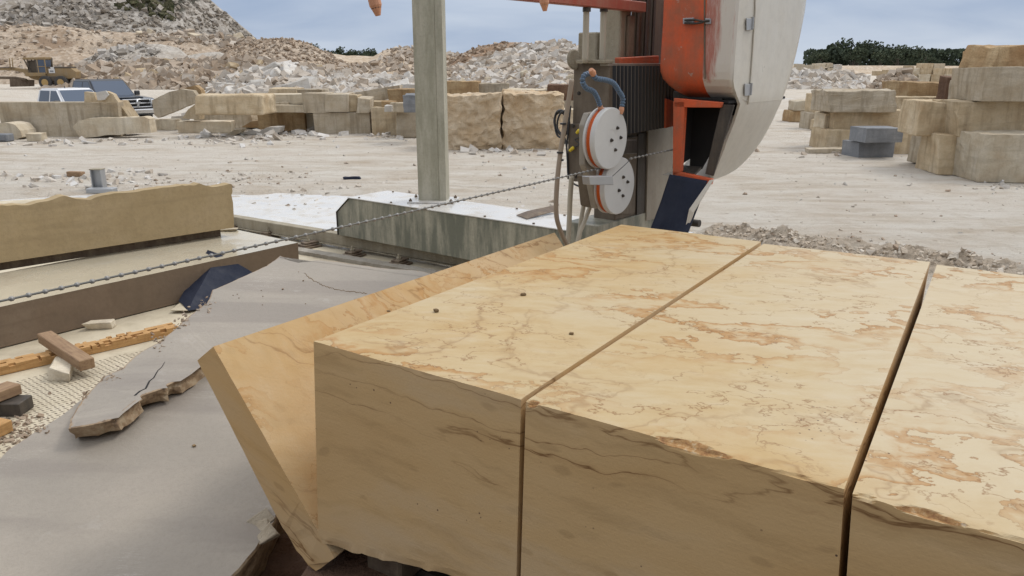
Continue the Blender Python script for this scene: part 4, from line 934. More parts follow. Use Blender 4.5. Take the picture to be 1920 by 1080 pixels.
# ------------------------------------------------------------------ the three sawn blocks (one sawn quarry block, kerfs between)
def camv(a, b, c): return Vector((a, c*CS+b*SN, -c*SN+b*CS))
E1 = camv(912, 382, 1450).normalized(); E2 = camv(2515, -500, -1450).normalized(); E2 = (E2-E1*E2.dot(E1)).normalized()
UP = E2.cross(E1).normalized()
if UP.z < 0: UP = -UP
TOP0 = CAM+camv(-.732, -.198, 2.867)
def top(px, py): return hit(px, py, TOP0, UP)
def front(px, py, off=0): return hit(px, py, TOP0+E1*off, E1)
def sawn(name, FL, FR, BL, BR, h, label, chips=(), bl=None, br=None, groups=None, drop=0, seed=0, rag=0):
    fl, fr, bl_, br_ = [top(*p)-UP*drop for p in (FL, FR, BL, BR)]
    us = lin(60); vs_ = [0, .002, .005, .009, .014, .02, .028, .038, .05, .07, .1]+[.1+.9*k/22 for k in range(1, 23)]; ws = [0]+[.05+.75*k/10 for k in range(11)]+[.83+.17*k/14 for k in range(15)]; ws = sorted(set(round(x, 4) for x in ws))
    bfl = front(*bl) if bl else fl-UP*h; bfr = front(*br) if br else fr-UP*h
    CH = {}
    def fn(u, v, w_):
        t = fl.lerp(fr, u).lerp(bl_.lerp(br_, u), v); b = (bfl.lerp(bfr, u)).lerp(bl_.lerp(br_, u)-UP*h, v)
        p = b.lerp(t, w_); dz = (1-w_)*h; dy = v*(bl_-fl).length
        for (a0, a1, dep, hgt, wd) in chips:          # spalls along the front arris
            if a0 < u < a1:
                q = math.sin(math.pi*(u-a0)/(a1-a0))**.55; n_ = .7+.6*abs(fbm(p, 9, seed, 4))*2
                D_, H_ = wd*q*n_, hgt*q*n_; s = 1-(dy/max(D_, 1e-4)+dz/max(H_, 1e-4))
                if s > -.35: CH[(u, v, w_)] = max(CH.get((u, v, w_), 0), min(1, .35+s*1.2) if hgt > .022 else .3*min(1, .35+s))
                if s > 0: p = p-UP*(s*H_*.5)+E1*(s*D_*.5)+Vector((nz(p, 22, 1), nz(p, 22, 2), nz(p, 22, 3)))*.007
        if rag:
            a = max(0, 1-dz/.02)*max(0, 1-dy/.02); p = p-UP*a*rag*abs(fbm(p, 6, seed, 4))*3+E1*a*rag*abs(fbm(p, 8, seed+2, 3))*2
        e = max(0, 1-(h-dz)/.05)
        if e > 0 and dy < .05: p = p+UP*e*.035*max(0, fbm(p, 7, 5, 3)+.2)+E1*e*.02*abs(nz(p, 9, 2))
        return p
    V_, Fc, C, tg = lattice(us, vs_, ws, fn)
    return tag(raw(name, V_, Fc, 'marble', attr={'chip': [CH.get(c, 0) for c in C]}), label, 'stone block')
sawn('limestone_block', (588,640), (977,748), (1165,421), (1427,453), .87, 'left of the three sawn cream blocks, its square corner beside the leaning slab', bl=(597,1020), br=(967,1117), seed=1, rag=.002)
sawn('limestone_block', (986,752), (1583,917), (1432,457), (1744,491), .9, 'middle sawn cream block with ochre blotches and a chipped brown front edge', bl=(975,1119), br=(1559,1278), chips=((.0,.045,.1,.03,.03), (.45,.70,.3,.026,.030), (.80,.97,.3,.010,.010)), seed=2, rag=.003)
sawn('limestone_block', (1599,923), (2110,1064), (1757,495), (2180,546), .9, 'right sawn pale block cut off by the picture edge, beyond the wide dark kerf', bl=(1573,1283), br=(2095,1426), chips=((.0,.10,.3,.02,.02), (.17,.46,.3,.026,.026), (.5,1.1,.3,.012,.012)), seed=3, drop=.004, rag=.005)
# pebbles
r = random.Random(3)
def pebble(p, s, label, mat='ochre', grp=None):
    vs, fs = rough_block(s, s*.8, s*.55, r.randrange(999), s*.12, s*.25, .15, 3); o = raw('pebble', vs, fs, mat, world=False, smooth=True)
    o.location = p; o.rotation_euler = (0, 0, r.uniform(0, 6)); return tag(o, label, 'pebble', grp)
M['pebble'] = stone('brown_pebble', (.22,.15,.08), (.15,.10,.06), (.30,.21,.12))
pebble(top(981, 554), .024, 'brown pebble on the left sawn block, the farthest one', 'pebble'); pebble(top(817, 585), .024, 'flat brown pebble on the left sawn block, nearest its left edge', 'pebble')
pebble(top(1071, 627), .017, 'small brown pebble on the left sawn block nearest the kerf', 'pebble'); pebble(top(729, 584)-UP*.001, .014, 'tiny brown pebble at the very left edge of the left sawn block', 'pebble')
# ------------------------------------------------------------------ leaning tan slab
a, b, c, d = front(370, 676), front(400, 650), front(600, 1003), front(551, 1032)
c2 = front(572, 1030)
far = top(1165, 421)
Ls = (at_y(1040, 425, 5.35)-b).length
# far end: solve the length so that the top edge ends at the photographed pixel
def len_to(P, px):
    lo, hi = .3, 6
    for _ in range(40):
        m = (lo+hi)/2; q = P+E1*m-CAM; x = 960+q.x/(q.y*CS-q.z*SN)*F
        if x < px: lo = m
        else: hi = m
    return m
LL = len_to(b, 1040)
prof = [a, b, c+(c-b)*.12, c2+(c2-b)*.1, d]
# subdivide outline for a slightly natural broken lower edge
us_ = [k/40 for k in range(41)]; vs = []; fs = []; out = []
n_seg = [3, 26, 4, 3, 26]
for i in range(5):
    p, q = prof[i], prof[(i+1) % 5]
    for k in range(n_seg[i]): out.append(p.lerp(q, k/n_seg[i]))
n = len(out)
for u in us_:
    for i, p in enumerate(out):
        q = p+E1*(LL*u); low = min(1, max(0, (d.z+.16-p.z)/.16))
        if u < .05: q = q+E1*.05*low*abs(fbm(q, 6, 3, 3))+Vector((0,0,.03*low*nz(q, 8, 2)))
        e = nz(q, 12, 7)*.002; vs.append(q+Vector((e, 0, 0)))
for j in range(40):
    for i in range(n): fs.append((j*n+i, j*n+(i+1) % n, (j+1)*n+(i+1) % n, (j+1)*n+i))
fs.append(tuple(range(n))[::-1]); fs.append(tuple(40*n+i for i in range(n)))
bm = B(); vv = [bm.verts.new(p) for p in vs]
for f in fs: bm.faces.new([vv[i] for i in f])
tag(obj('leaning_slab', bm, 'marble_slab'), 'thick golden-tan slab leaning outwards against the left sawn block', 'stone slab')
# ------------------------------------------------------------------ big grey slab in two broken layers
GA = at_z(0, 858, .62); GD = at_z(505, 1000, .50); GB = at_z(525, 480, 1.02)
GN = (GD-GA).cross(GB-GA).normalized(); GN = GN if GN.z > 0 else -GN
def gpl(px, py, off=0): return hit(px, py, GA+GN*off, GN)
def ragged(pts, closed, step, amp, sd_, keep=()):
    out = []; n = len(pts)
    for i in range(n if closed else n-1):
        p, q = pts[i], pts[(i+1) % n]; m = max(1, int((q-p).length/step)); t = (q-p).normalized(); s = t.cross(GN)
        for k in range(m):
            z = p.lerp(q, k/m); out.append(z+(s*fbm(z, 5, sd_, 4)*amp if i not in keep and k else Vector((0,0,0))))
    return out
def broken_sheet(name, outline, thick, label, cat, keep=(), amp=.05, under=.5, sd_=1, rough_amp=.008, step=.05, inner=.022):
    """plate with a rough broken rim: top fan face + several rim rings"""
    O = ragged(outline, True, step, amp, sd_, keep); n = len(O); cen = sum(O, Vector())/n
    rings = []; at = []
    def ring(f, shift, ro): 
        R_ = []
        for i, p in enumerate(O):
            t = (O[(i+1) % n]-O[i-1]).normalized(); s = t.cross(GN); s = s if s.dot(p-cen) > 0 else -s
            R_.append(p-GN*thick*f*(1+0*shift)-s*shift+Vector((nz(p, 14, f*7+1), nz(p, 14, f*5+2), nz(p, 14, f*3+3)))*ro)
        rings.append(R_)
    ring(0, inner*.8, 0); ring(0, inner*.3, 0); ring(.04, 0, .002); ring(.3, under*.2*thick, rough_amp*2); ring(.6, under*.5*thick, rough_amp*2.6); ring(1, under*thick, rough_amp*2)
    vs = [p for R_ in rings for p in R_]; at = [0.05]*n+[.35]*n+[1.0]*n+[1.6]*(3*n)
    fs = [tuple(range(n))]+[(j*n+i, (j+1)*n+i, (j+1)*n+(i+1) % n, j*n+(i+1) % n) for j in range(5) for i in range(n)]
    fs.append(tuple(5*n+i for i in range(n))[::-1])
    me = bpy.data.meshes.new(name); me.from_pydata(vs, [], fs); a_ = me.attributes.new('edge', 'FLOAT_COLOR', 'POINT'); a_.data.foreach_set('color', [x for v in at for x in (v, v, v, 1)])
    bm = B(); bm.from_mesh(me); bmesh.ops.triangulate(bm, faces=[f for f in bm.faces if len(f.verts) > 4]); bmesh.ops.recalc_face_normals(bm, faces=bm.faces[:]); bm.to_mesh(me); bm.free()
    return tag(mesh_obj(name, me, 'grey_slab'), label, cat)
low = [gpl(-330, 1010), gpl(-60, 898), gpl(0, 858), gpl(60, 812), gpl(128, 768), gpl(300, 640), gpl(480, 545), gpl(560, 520), gpl(720, 560), gpl(640, 700), gpl(560, 880), gpl(520, 960), gpl(508, 990), gpl(480, 1030), gpl(430, 1085), gpl(340, 1180), gpl(-330, 1500)]
broken_sheet('grey_slab', low, .28, 'huge grey slab sloping across the lower left with a broken right end', 'stone slab', keep=(5,6,7,8,9), amp=.035, under=.25, sd_=4)
T_ = .055
up = [gpl(128, 803, .11), gpl(150, 800, .12), gpl(205, 788, .13), gpl(250, 752, .12), gpl(266, 742, .11), gpl(300, 730, .11), gpl(345, 704, .095), gpl(385, 676, .08), gpl(520, 690, T_), gpl(800, 560, T_), gpl(872, 528, T_), gpl(790, 508, T_), gpl(700, 500, T_), gpl(600, 487, T_), gpl(560, 490, T_), gpl(525, 479, T_), gpl(500, 498, T_), gpl(470, 511, T_), gpl(430, 530, T_), gpl(398, 543, T_), gpl(388, 568, T_), gpl(340, 603, T_), gpl(300, 640, T_), gpl(262, 660, T_), gpl(230, 690, T_), gpl(195, 705, T_), gpl(160, 740, T_), gpl(135, 780, T_)]
upper = broken_sheet('broken_layer', up, .085, 'upper split layer of grey stone curling over the big grey slab, with a jagged lip', 'stone sheet', amp=.022, under=.30, sd_=8, keep=(7,8,9), step=.03, rough_amp=.006, inner=.035)
# split running up from the lip
from mathutils.bvhtree import BVHTree
_bt = BVHTree.FromPolygons([v.co+upper.location for v in upper.data.vertices], [tuple(p.vertices) for p in upper.data.polygons])
def on_sheet(px, py):
    h_ = _bt.ray_cast(CAM, ray(px, py).normalized())[0]
    return (h_ if h_ is not None else gpl(px, py, T_))+GN*.0015
crack = [on_sheet(*p) for p in [(253,742),(262,734),(273,729),(280,715),(288,709),(296,695),(303,689),(309,679)]]
bm = B(); n = len(crack)
L1 = [p+Vector((-.006*(1-i/n), 0, 0)) for i, p in enumerate(crack)]; L2 = [p+Vector((.007*(1-i/n), .002, 0)) for i, p in enumerate(crack)]
prism(bm, L1+L2[::-1], GN*.001); tag(obj('split', bm, 'black'), 'dark open split running up from the lip of the broken grey layer', 'crack')
# crumbs on the grey slab
for px, py, s, l in [(364,837,.02,'brown pebble on the bare lower part of the grey slab'),(530,543,.016,'dark pebble near the upper ridge of the grey layer'),(569,527,.013,'smaller dark pebble at the start of the brown vein on the grey layer')]:
    pebble(gpl(px, py, .0 if py > 800 else T_), s, l, 'pebble')
for px, py in [(437,554),(445,552),(448,559),(490,545),(492,572),(493,556),(573,570),(398,640),(382,645),(424,628),(560,470+40)]:
    pebble(gpl(px, py, T_), .008, 'tiny dark stone crumb on the upper grey layer', 'pebble', 'crumbs on the grey layer')
for (cx, cy, n_, sx, sy) in [(388,572,26,8,8),(345,604,26,9,8),(300,642,26,10,8),(215,705,26,12,8),(70,808,14,16,6),(160,742,16,8,8)]:
    vs = []; fs = []; at = []
    for _ in range(n_):
        p = gpl(cx+r.gauss(0, sx), cy+r.gauss(0, sy), T_ if cy < 760 else 0); s = r.uniform(.006, .024); b = len(vs)
        vs += [p+q for q in rock_pts(s, r, .2)]; fs += [tuple(b+j for j in f) for f in BF]; at += [r.random()*.6]*8
    tag(raw('rubble', vs, fs, 'rub_brown', attr={'rnd': at}), 'crumbled stone chips along the broken edge of the grey slab', None, kind='stuff')
# brown crack line on the grey layer
pts = [(570+i*2.0, 512+40*(1-math.exp(-i*2.0/42))+r.uniform(-1.6,1.6)) for i in range(60)]
bm = B(); tube(bm, [gpl(x, y, T_+.0005) for x, y in pts], .003, 5, rf=lambda t: .0018+.0035*abs(nz((t*9,0,0), 1, 2))); tag(obj('vein', bm, 'pebble'), 'brown jagged vein across the far part of the grey layer', 'vein')
for cx, cy, w_ in ((492, 972, .11), (487, 985, .09), (500, 1000, .1)):
    vs, fs = rough_block(w_, w_*.7, .03, cx, .012, .008, .2, 5); o = raw('stone_flake', vs, fs, 'greyst', world=False); o.location = gpl(cx, cy)-Vector((0,0,.02)); o.rotation_euler = (.3, -.25, r.uniform(0, 1)); tag(o, {492:'top loose flake at the broken right end of the grey slab', 487:'middle loose flake at the broken right end of the grey slab', 500:'lowest loose flake at the broken right end of the grey slab'}[cx], 'stone flake')
# what carries the blocks: a rusty steel trolley deck and rubble below, deep in shade
q = top(588, 640)
bm = B(); Mb = Matrix((E2.to_4d(), E1.to_4d(), UP.to_4d(), (0,0,0,1))).transposed(); Mb = Matrix.Translation(TOP0-UP*.88) @ Matrix(((E2.x,E1.x,UP.x,0),(E2.y,E1.y,UP.y,0),(E2.z,E1.z,UP.z,0),(0,0,0,1)))
tr = thing('steel_trolley', 'dark steel trolley in the gap underneath the sawn blocks', 'trolley', TOP0-UP*.9)
for x0, x1 in ((.12, .3), (1.0, 1.2), (2.0, 2.2)):
    bm = B(); box(bm, (x0, .12, -.14), (x1, 2.8, -.015), .01, Mb); obj('beam', bm, 'rust', tr)
bm = B(); box(bm, (.05, .25, -.30), (2.6, 2.7, -.14), .01, Mb); obj('deck', bm, 'darksteel', tr)
for yy in (.45, 2.4):
    bm = B(); box(bm, (.1, yy, -.62), (2.5, yy+.2, -.30), .01, Mb); obj('bolster', bm, 'darksteel', tr)
vs, fs = rough_block(.5, .5, .42, 55, .07, .08, .15, 9); o = raw('boulder', vs, fs, 'darkst', world=False); o.location = front(668, 1085, .12)-Vector((0,0,.36)); tag(o, 'dark brown boulder under the lower left corner of the left sawn block', 'boulder')
vs, fs = rough_block(1.0, .9, .30, 58, .06, .08, .1, 9); o = raw('boulder', vs, fs, 'darkst', world=False); o.location = gpl(560, 1000)+Vector((.0, .55, -.55)); tag(o, 'dark wet boulder in the gap between the grey slab and the leaning slab', 'boulder')
# ------------------------------------------------------------------ low slab with brown side, jagged slab standing on it
FZ = .08; A0 = at_z(0, 655, FZ); A1 = at_z(335, 570, FZ); dl = (A1-A0).normalized(); nl = Vector((-dl.y, dl.x, 0))
HT = .40
# top edge check uses the same plan line; length to px 558
def on_line(P, d_, px):
    k = (px-960)/F; lo, hi = 0, 12
    for _ in range(50):
        m = (lo+hi)/2; q = P+d_*m-CAM; x = 960+q.x/(q.y*CS-q.z*SN)*F
        if x < px: lo = m
        else: hi = m
    return m
# exact height: pixel (0,575) on the vertical plane through A0-A1
Ht = hit(0, 575, A0, nl).z; Hr = hit(558, 455, A0, nl)
LLs = (Vector((Hr.x, Hr.y, FZ))-A0).dot(dl)
s0 = A0-dl*3.0; s1 = A0+dl*LLs
zt = (Ht+Hr.z)/2
br = at_z(452, 428, zt); wd_ = max(1.2, (br-s1).dot(nl))
def slabpt(u, v, w_):
    p = s0.lerp(s1, u)+nl*wd_*v; p.z = FZ+.012+(zt-FZ-.012)*w_; p += Vector((nz(p, 3, 1), nz(p, 3, 2), 0))*.006; return p
V_, Fc, C, tg = lattice(lin(60), lin(12), lin(4), slabpt)
tag(raw('low_slab', V_, Fc, ['ashlar2', 'wetfilm'], mi=[1 if t == 'top' else 0 for t in tg]), 'long low slab with a dark brown sawn side and a milky wet top', 'stone slab')
# jagged slab
zb = zt+.11
J0 = at_z(0, 493, zb); J1 = at_z(437, 427, zb); dj = (J1-J0).normalized(); nj = Vector((-dj.y, dj.x, 0))
def jp(px, py): return hit(px, py, J0, nj)
topl = [(-260,430),(-120,402),(0,384),(15,386),(30,384),(55,385),(80,378),(100,374),(113,368),(121,366),(135,371),(150,374),(170,374),(190,367),(215,362),(240,361),(262,359),(290,354),(320,350),(355,347),(365,348),(374,344),(388,349),(405,350),(420,347),(432,344),(435,346)]
rr = [(436,360),(434,366),(437,380),(438,400),(439,425)]
P = []
tp = [jp(*p) for p in topl]
for a_, b_ in zip(tp, tp[1:]):
    m = max(1, int((b_-a_).length/.04))
    for k in range(m): z = a_.lerp(b_, k/m); P.append(z+Vector((0, 0, .022*fbm(z, 11, 2, 4))))
P.append(tp[-1]); P += [jp(*p) for p in rr]; bot = [J0-dj*1.6]; P = P+[J1.copy()]+bot
nP = len(P)
bm = B(); prism(bm, P, nj*.16)
o = obj('jagged_slab', bm, 'ashlar'); tag(o, 'tan sawn slab standing on edge with a jagged broken top', 'stone slab')
for px0, px1, lab in ((185, 237, 'small tan stone spacer showing under the jagged slab'), (25, 47, 'brown stone spacer under the left part of the jagged slab'), (-120, -60, None)):
    if not lab: continue
    c0 = at_z(px0, 474, zt) if px0 > 100 else at_z(px0, 505, zt); c1 = at_z(px1, 468, zt) if px0 > 100 else at_z(px1, 499, zt); L_ = (c1-c0).length
    vs, fs = rough_block(L_, .16, .105, px0, .008, .02, .05, 5); o = raw('stone_spacer', vs, fs, 'tan' if px0 > 100 else 'ashlar2', world=False); o.location = (c0+c1)/2+nj*.09; o.rotation_euler = (0, 0, math.atan2(dj.y, dj.x)); tag(o, lab, 'spacer')
bm = B(); q0 = J0+nj*.13+dj*-1.2; q0.z = zt+.002
prism(bm, [q0, q0+dj*(LLs+.3), q0+dj*(LLs+.3)+nj*.12, q0+nj*.12], (0, 0, .098)); tag(obj('shade_strip', bm, 'rust'), 'long dark strip standing for shade and reflection beneath the jagged slab', 'shade strip')  # dark strip added for the shade and wet reflection under the slab
# slurry puddled stone flake near the slab end
o = None
p = at_z(432, 432, zt+.002); vs, fs = rough_block(.18, .12, .03, 12, .01, .008, .2, 4); o = raw('stone_flake', vs, fs, 'cream', world=False); o.location = p; tag(o, 'flat cream flake on the far end of the wet slab', 'stone flake')
# ------------------------------------------------------------------ navy rubber sheet folded over the brown slab
def on_v(px, py, off=0): return hit(px, py, A0-nl*off, nl)
tpk = on_v(394, 474, .0); tp_z = zt+.02
a_ = at_z(390, 470, zt+.015); b_ = at_z(412, 471, zt+.02); b_ = at_z(410, 477, zt+.02)
rc = on_v(474, 512, .10); lc = on_v(336, 566, .10); mc = at_z(352, 583, FZ+.03); ed = at_z(320, 583, FZ+.03); e2 = at_z(342, 565, FZ+.05)
lowr = on_v(440, 570, .35)
bm = B(); vv = [bm.verts.new(p) for p in (a_, b_, rc, lowr, mc, lc)]
bm.faces.new((vv[0], vv[5], vv[4])); bm.faces.new((vv[0], vv[4], vv[1])); bm.faces.new((vv[1], vv[4], vv[3], vv[2]))
bmesh.ops.subdivide_edges(bm, edges=bm.edges[:], cuts=6, use_grid_fill=True)
for v in bm.verts: v.co += Vector((nz(v.co, 4, 1), nz(v.co, 4, 2), nz(v.co, 4, 3)))*.008
sh = obj('rubber_sheet', bm, 'navy'); md = sh.modifiers.new('solid', 'SOLIDIFY'); md.thickness = .012
tag(sh, 'folded navy rubber sheet hanging over the brown side of the low slab', 'rubber sheet')
bm = B(); prism(bm, [ed, mc, at_z(356, 566, FZ+.05), e2], (0, 0, .008)); obj('sheet_end', bm, 'floor', sh)
# ------------------------------------------------------------------ timber and plate on the slurry floor
def plank(px0, py0, px1, py1, z0, w_, h, mat, label, tiltz=0, name='timber', notches=0, bev=.006, cat='timber'):
    a0, a1 = at_z(px0, py0, z0), at_z(px1, py1, z0+tiltz); d_ = (a1-a0); Lp = d_.length; yaw = math.atan2(d_.y, d_.x); pit = math.asin((a1.z-a0.z)/Lp)
    bm = B(); box(bm, (0, -w_/2, 0), (Lp, w_/2, h), bev)
    if notches:
        r2 = random.Random(2)
        for k in range(notches):
            x = Lp*(.04+.92*r2.random()); y = r2.uniform(-w_*.35, w_*.2)
            if r2.random() < .55: box(bm, (x, -w_*.5-.001, h-.002), (x+r2.uniform(.008, .02), y+.01, h+.006))
            else: box(bm, (x, y, h-.002), (x+r2.uniform(.08, .28), y+.007, h+.005))
    o = obj(name, bm, mat, world=False); o.location = a0; o.rotation_euler = (0, -pit, yaw); return tag(o, label, cat)
wb = B(); box(wb, (-6, -2.1, 0), (7, -1.95, 2.9), .02)  # unseen wall added behind the viewpoint to shade the block fronts
for k in range(44): box(wb, (-6+.3*k, -1.955, .05), (-5.86+.3*k, -1.90, 2.85))
M['blocker_mat'] = dirty('blocker_steel', (.045,.042,.038), (.10,.085,.065), .5, .7)
tag(obj('light_blocker', wb, 'blocker_mat'), 'added dark wall, unseen behind the viewpoint, shading the sawn fronts', 'light blocker')
M['cut'] = plain('dark_saw_cut', (.14,.075,.03), .9)
def notched():
    a0, a1 = at_z(-60, 712, FZ+.005), at_z(330, 622, FZ+.005); d_ = a1-a0; Lp = d_.length; w_ = .17; h = .075
    bm = B(); r2 = random.Random(2); xs = [0]; 
    while xs[-1] < Lp-.05: xs.append(min(Lp, xs[-1]+r2.uniform(.012, .07)))
    ys = [-w_/2, -w_*.32, -w_*.12, w_*.1, w_*.3, w_/2]; H_ = [[h-(r2.choice([0,0,.018,.03]) if r2.random() < .5 else 0) for _ in ys[:-1]] for _ in xs[:-1]]
    for i in range(len(xs)-1):
        for j in range(5):
            box(bm, (xs[i], ys[j]+.0006, 0), (xs[i+1]-.0006, ys[j+1], H_[i][j]))
    o = obj('notched_timber', bm, 'wood', world=False); o.location = a0; o.rotation_euler = (0, 0, math.atan2(d_.y, d_.x)); tag(o, 'long orange timber scored with many saw cuts on the wet floor', 'timber')
notched()
plank(86, 640, 165, 693, FZ+.10, .12, .09, 'wood2', 'short weathered timber leaning across the scored timber', -.02, 'short_timber')
plank(-40, 772, 52, 772, FZ+.01, .17, .10, 'darksteel', 'dark wet plank end at the left edge on the chequer plate', 0, 'dark_timber')
plank(-60, 770, 30, 735, FZ+.115, .15, .08, 'wood2', 'brown plank lying on the dark plank end at the left edge', .0, 'brown_timber')
plank(-50, 835, 14, 806, FZ+.01, .13, .09, 'wood', 'orange timber end at the lower left edge', .0, 'timber_end')
def rock(px, py, z, w_, d_, h, mat, label, yaw=0, seed=5, name='stone_chunk'):
    vs, fs = rough_block(w_, d_, h, seed, w_*.07, w_*.05, .22, 7); o = raw(name, vs, fs, mat, world=False); o.location = at_z(px, py, z); o.rotation_euler = (0, 0, yaw); return tag(o, label, 'stone chunk')
rock(118, 700, FZ+.006, .19, .36, .10, 'cream', 'yellowish stone chunk under the short weathered timber', .35, 5)
rock(187, 615, FZ, .22, .11, .07, 'cream', 'small cream stone chunk on the wet floor beyond the scored timber', .2, 6)
# chequer plate with raised lozenges
pl = [at_z(*p, FZ+.006) for p in [(-80,745),(60,706),(215,668),(300,650),(330,700),(120,900),(-120,1010)]]
bm = B(); prism(bm, [Vector((p.x, p.y, FZ+.002)) for p in pl], (0, 0, .006)); plt = obj('chequer_plate', bm, 'floor'); tag(plt, 'wet steel chequer plate with dark lozenge pattern at the left edge', 'metal plate')
bm = B(); cx0 = min(p.x for p in pl); cx1 = max(p.x for p in pl); cy0 = min(p.y for p in pl); cy1 = max(p.y for p in pl)
def inside(x, y):
    c_ = False
    for i in range(len(pl)):
        a_, b_ = pl[i], pl[i-1]
        if (a_.y > y) != (b_.y > y) and x < (b_.x-a_.x)*(y-a_.y)/(b_.y-a_.y)+a_.x: c_ = not c_
    return c_
vs = []; fs = []; y = cy0; i = 0; ca, sa = math.cos(R(50)), math.sin(R(50)); pc = Vector(((cx0+cx1)/2, (cy0+cy1)/2, 0))
for i in range(-48, 48):
    for j in range(-48, 48):
        gx, gy = i*.042, j*.042; X_, Y_ = pc.x+gx*ca-gy*sa, pc.y+gx*sa+gy*ca
        if not inside(X_, Y_): continue
        an = (R(42) if (i+j) % 2 else R(-30)); b = len(vs); l, w2 = .021, .0075
        for (u, v) in ((-l, 0), (0, -w2), (l, 0), (0, w2)): vs.append((X_+u*math.cos(an)-v*math.sin(an), Y_+u*math.sin(an)+v*math.cos(an), FZ+.0085))
        vs.append((X_, Y_, FZ+.011)); fs += [(b, b+1, b+4), (b+1, b+2, b+4), (b+2, b+3, b+4), (b+3, b, b+4)]
lg = raw('lozenges', vs, fs, 'rust', plt); lg['kind'] = 'stuff'
# splinters near the left edge
vs = []; fs = []; at = []
for _ in range(130):
    p = at_z(30+r.gauss(0, 30), 800+r.gauss(0, 28), FZ+.012); s = r.uniform(.01, .05); b = len(vs); vs += [p+q for q in rock_pts(s, r, .15)]; fs += [tuple(b+j for j in f) for f in BF]; at += [r.random()*.5]*8
tag(raw('rubble', vs, fs, 'rub_brown', attr={'rnd': at}), 'wood splinters and stone crumbs on the chequer plate', None, kind='stuff')
# ------------------------------------------------------------------ rail beam, clamps, kerb
B0 = at_z(439, 424, .15); B1 = at_z(844, 494, .15); bd = (B1-B0).normalized(); bn = Vector((-bd.y, bd.x, 0))
if bn.y < 0: bn = -bn
def bx(s0, s1, n0, n1, z0, z1, bm, bev=.006, mi=0):
    P = [B0+bd*s+bn*n for s, n in ((s0,n0),(s1,n0),(s1,n1),(s0,n1))]
    for p in P: p.z = z0
    prism(bm, P, (0, 0, z1-z0), bev, 1, mi)
Lb = (B1-B0).length
bt = hit(630, 438, B0, bn).z
bm = B(); bx(-3, Lb+3.5, 0, .14, .14, bt, bm); bx(-3, Lb+3.5, -.03, .17, .125, .14, bm, .002)
bo = obj('steel_beam', bm, 'tansteel'); tag(bo, 'long slurry-stained steel beam running along the floor under the grey box', 'steel beam')
kb0, kb1 = at_z(559, 470, .13), at_z(789, 509, .13); kd = (kb1-kb0).normalized(); kn = Vector((-kd.y, kd.x, 0)); 
if kn.y < 0: kn = -kn
def kf(u, v, w_):
    p = kb0-kd*2.2+kd*((kb1-kb0).length+4.5)*u+kn*.16*v; p.z = .02+.11*w_; return p+Vector((nz(p, 11, 1), nz(p, 11, 2), .6*nz(p, 11, 3)))*.012
V_, Fc, C, tg = lattice(lin(150), lin(3), lin(3), kf); tag(raw('kerb', V_, Fc, 'concrete'), 'rough concrete kerb in front of the rail clamps', 'kerb')
def make_clamp():
    t = thing('rail_clamp', 'x', 'rail clamp', (0,0,0), 'rail clamps along the steel beam'); out = [t]
    bm = B(); box(bm, (-.10,-.13,0), (.10,.13,.018), .003); out.append(obj('base_plate', bm, 'rust', t, world=False))
    bm = B(); box(bm, (-.07,-.10,.018), (.07,.08,.04), .004); box(bm, (-.055,-.07,.042), (.055,.12,.062), .004); out.append(obj('clamp_plate', bm, 'rust', t, world=False))
    bm = B(); lathe(bm, (0,0,.06), (0,0,1), [(0,.026),(.022,.026),(.022,.012),(.055,.012)], 8); out.append(obj('bolt', bm, 'tansteel', t, world=False))
    return out
proto = make_clamp()
for i, (px, py, lab) in enumerate([(437,430,'rail clamp at the far end of the low wet slab, beside its flake'),(503,441,'rail clamp just beyond the corner of the low wet slab'),(578,460,'rail clamp between the wet slab and the grey box, over the kerb end'),(661,478,'rusty rail clamp below the chamfered end of the grey box'),(748,494,'rusty rail clamp nearest the golden-tan slab')]):
    L_ = proto if i == 0 else [o.copy() for o in proto]
    if i:
        for o in L_: COL.objects.link(o)
        for o in L_[1:]: o.parent = L_[0]
    p = at_z(px, py+3, .085); L_[0].location = p; L_[0].rotation_euler = (0, 0, math.atan2(bd.y, bd.x)+[0,.1,-.15,.05,.1][i]); L_[0].scale = (1.15,1.15,1.25); L_[0]['label'] = lab
# flat strip of rail below clamps
bm = B(); bx(-3, Lb+3.5, -.42, -.30, .082, .112, bm, .004); tag(obj('guide_rail', bm, 'rust'), 'low rusty guide rail under the clamps', 'rail')
# ------------------------------------------------------------------ carriage box with the tall post
ZT = .84; C0 = at_z(655, 372, ZT); C1 = at_z(1000, 424, ZT); cd = (C1-C0).normalized(); cn_ = Vector((-cd.y, cd.x, 0))
if cn_.y < 0: cn_ = -cn_
cw = (at_z(722, 359, ZT)-C0).dot(cn_)
gz = thing('carriage', 'grey-green slurry-streaked steel box beam carrying the tall square post', 'saw carriage', (C0.x+1, C0.y, bt))
zb_ = bt+.012
def cp(s, n, z): p = C0+cd*s+cn_*n; p.z = z; return p
# end outline with a chamfer: seen from the front the left end is cut at an angle
fl_ = hit(632, 397, C0, cn_); ll = (fl_-C0).dot(cd); zc = fl_.z
Lc = 4.6
bm = B(); prism(bm, [cp(ll, 0, zb_), cp(Lc, 0, zb_), cp(Lc, 0, ZT), cp(0, 0, ZT), cp(ll, 0, zc)], cn_*cw, .006)
obj('box_beam', bm, 'steelbox', gz)
bm = B(); P = [cp(-.02, -.015, ZT+.003), cp(Lc, -.015, ZT+.003), cp(Lc, cw+.015, ZT+.003), cp(-.02, cw+.015, ZT+.003)]; prism(bm, P, (0,0,.012), .002); obj('lid', bm, 'water', gz)
bm = B(); prism(bm, [cp(ll-.012, -.012, zb_-.0), cp(ll, -.012, zb_), cp(ll, -.012, zc), cp(0, -.012, ZT), cp(-.02, -.012, ZT), cp(ll-.012, -.012, zc)], cn_*(cw+.024)); obj('end_plate', bm, 'darksteel', gz)
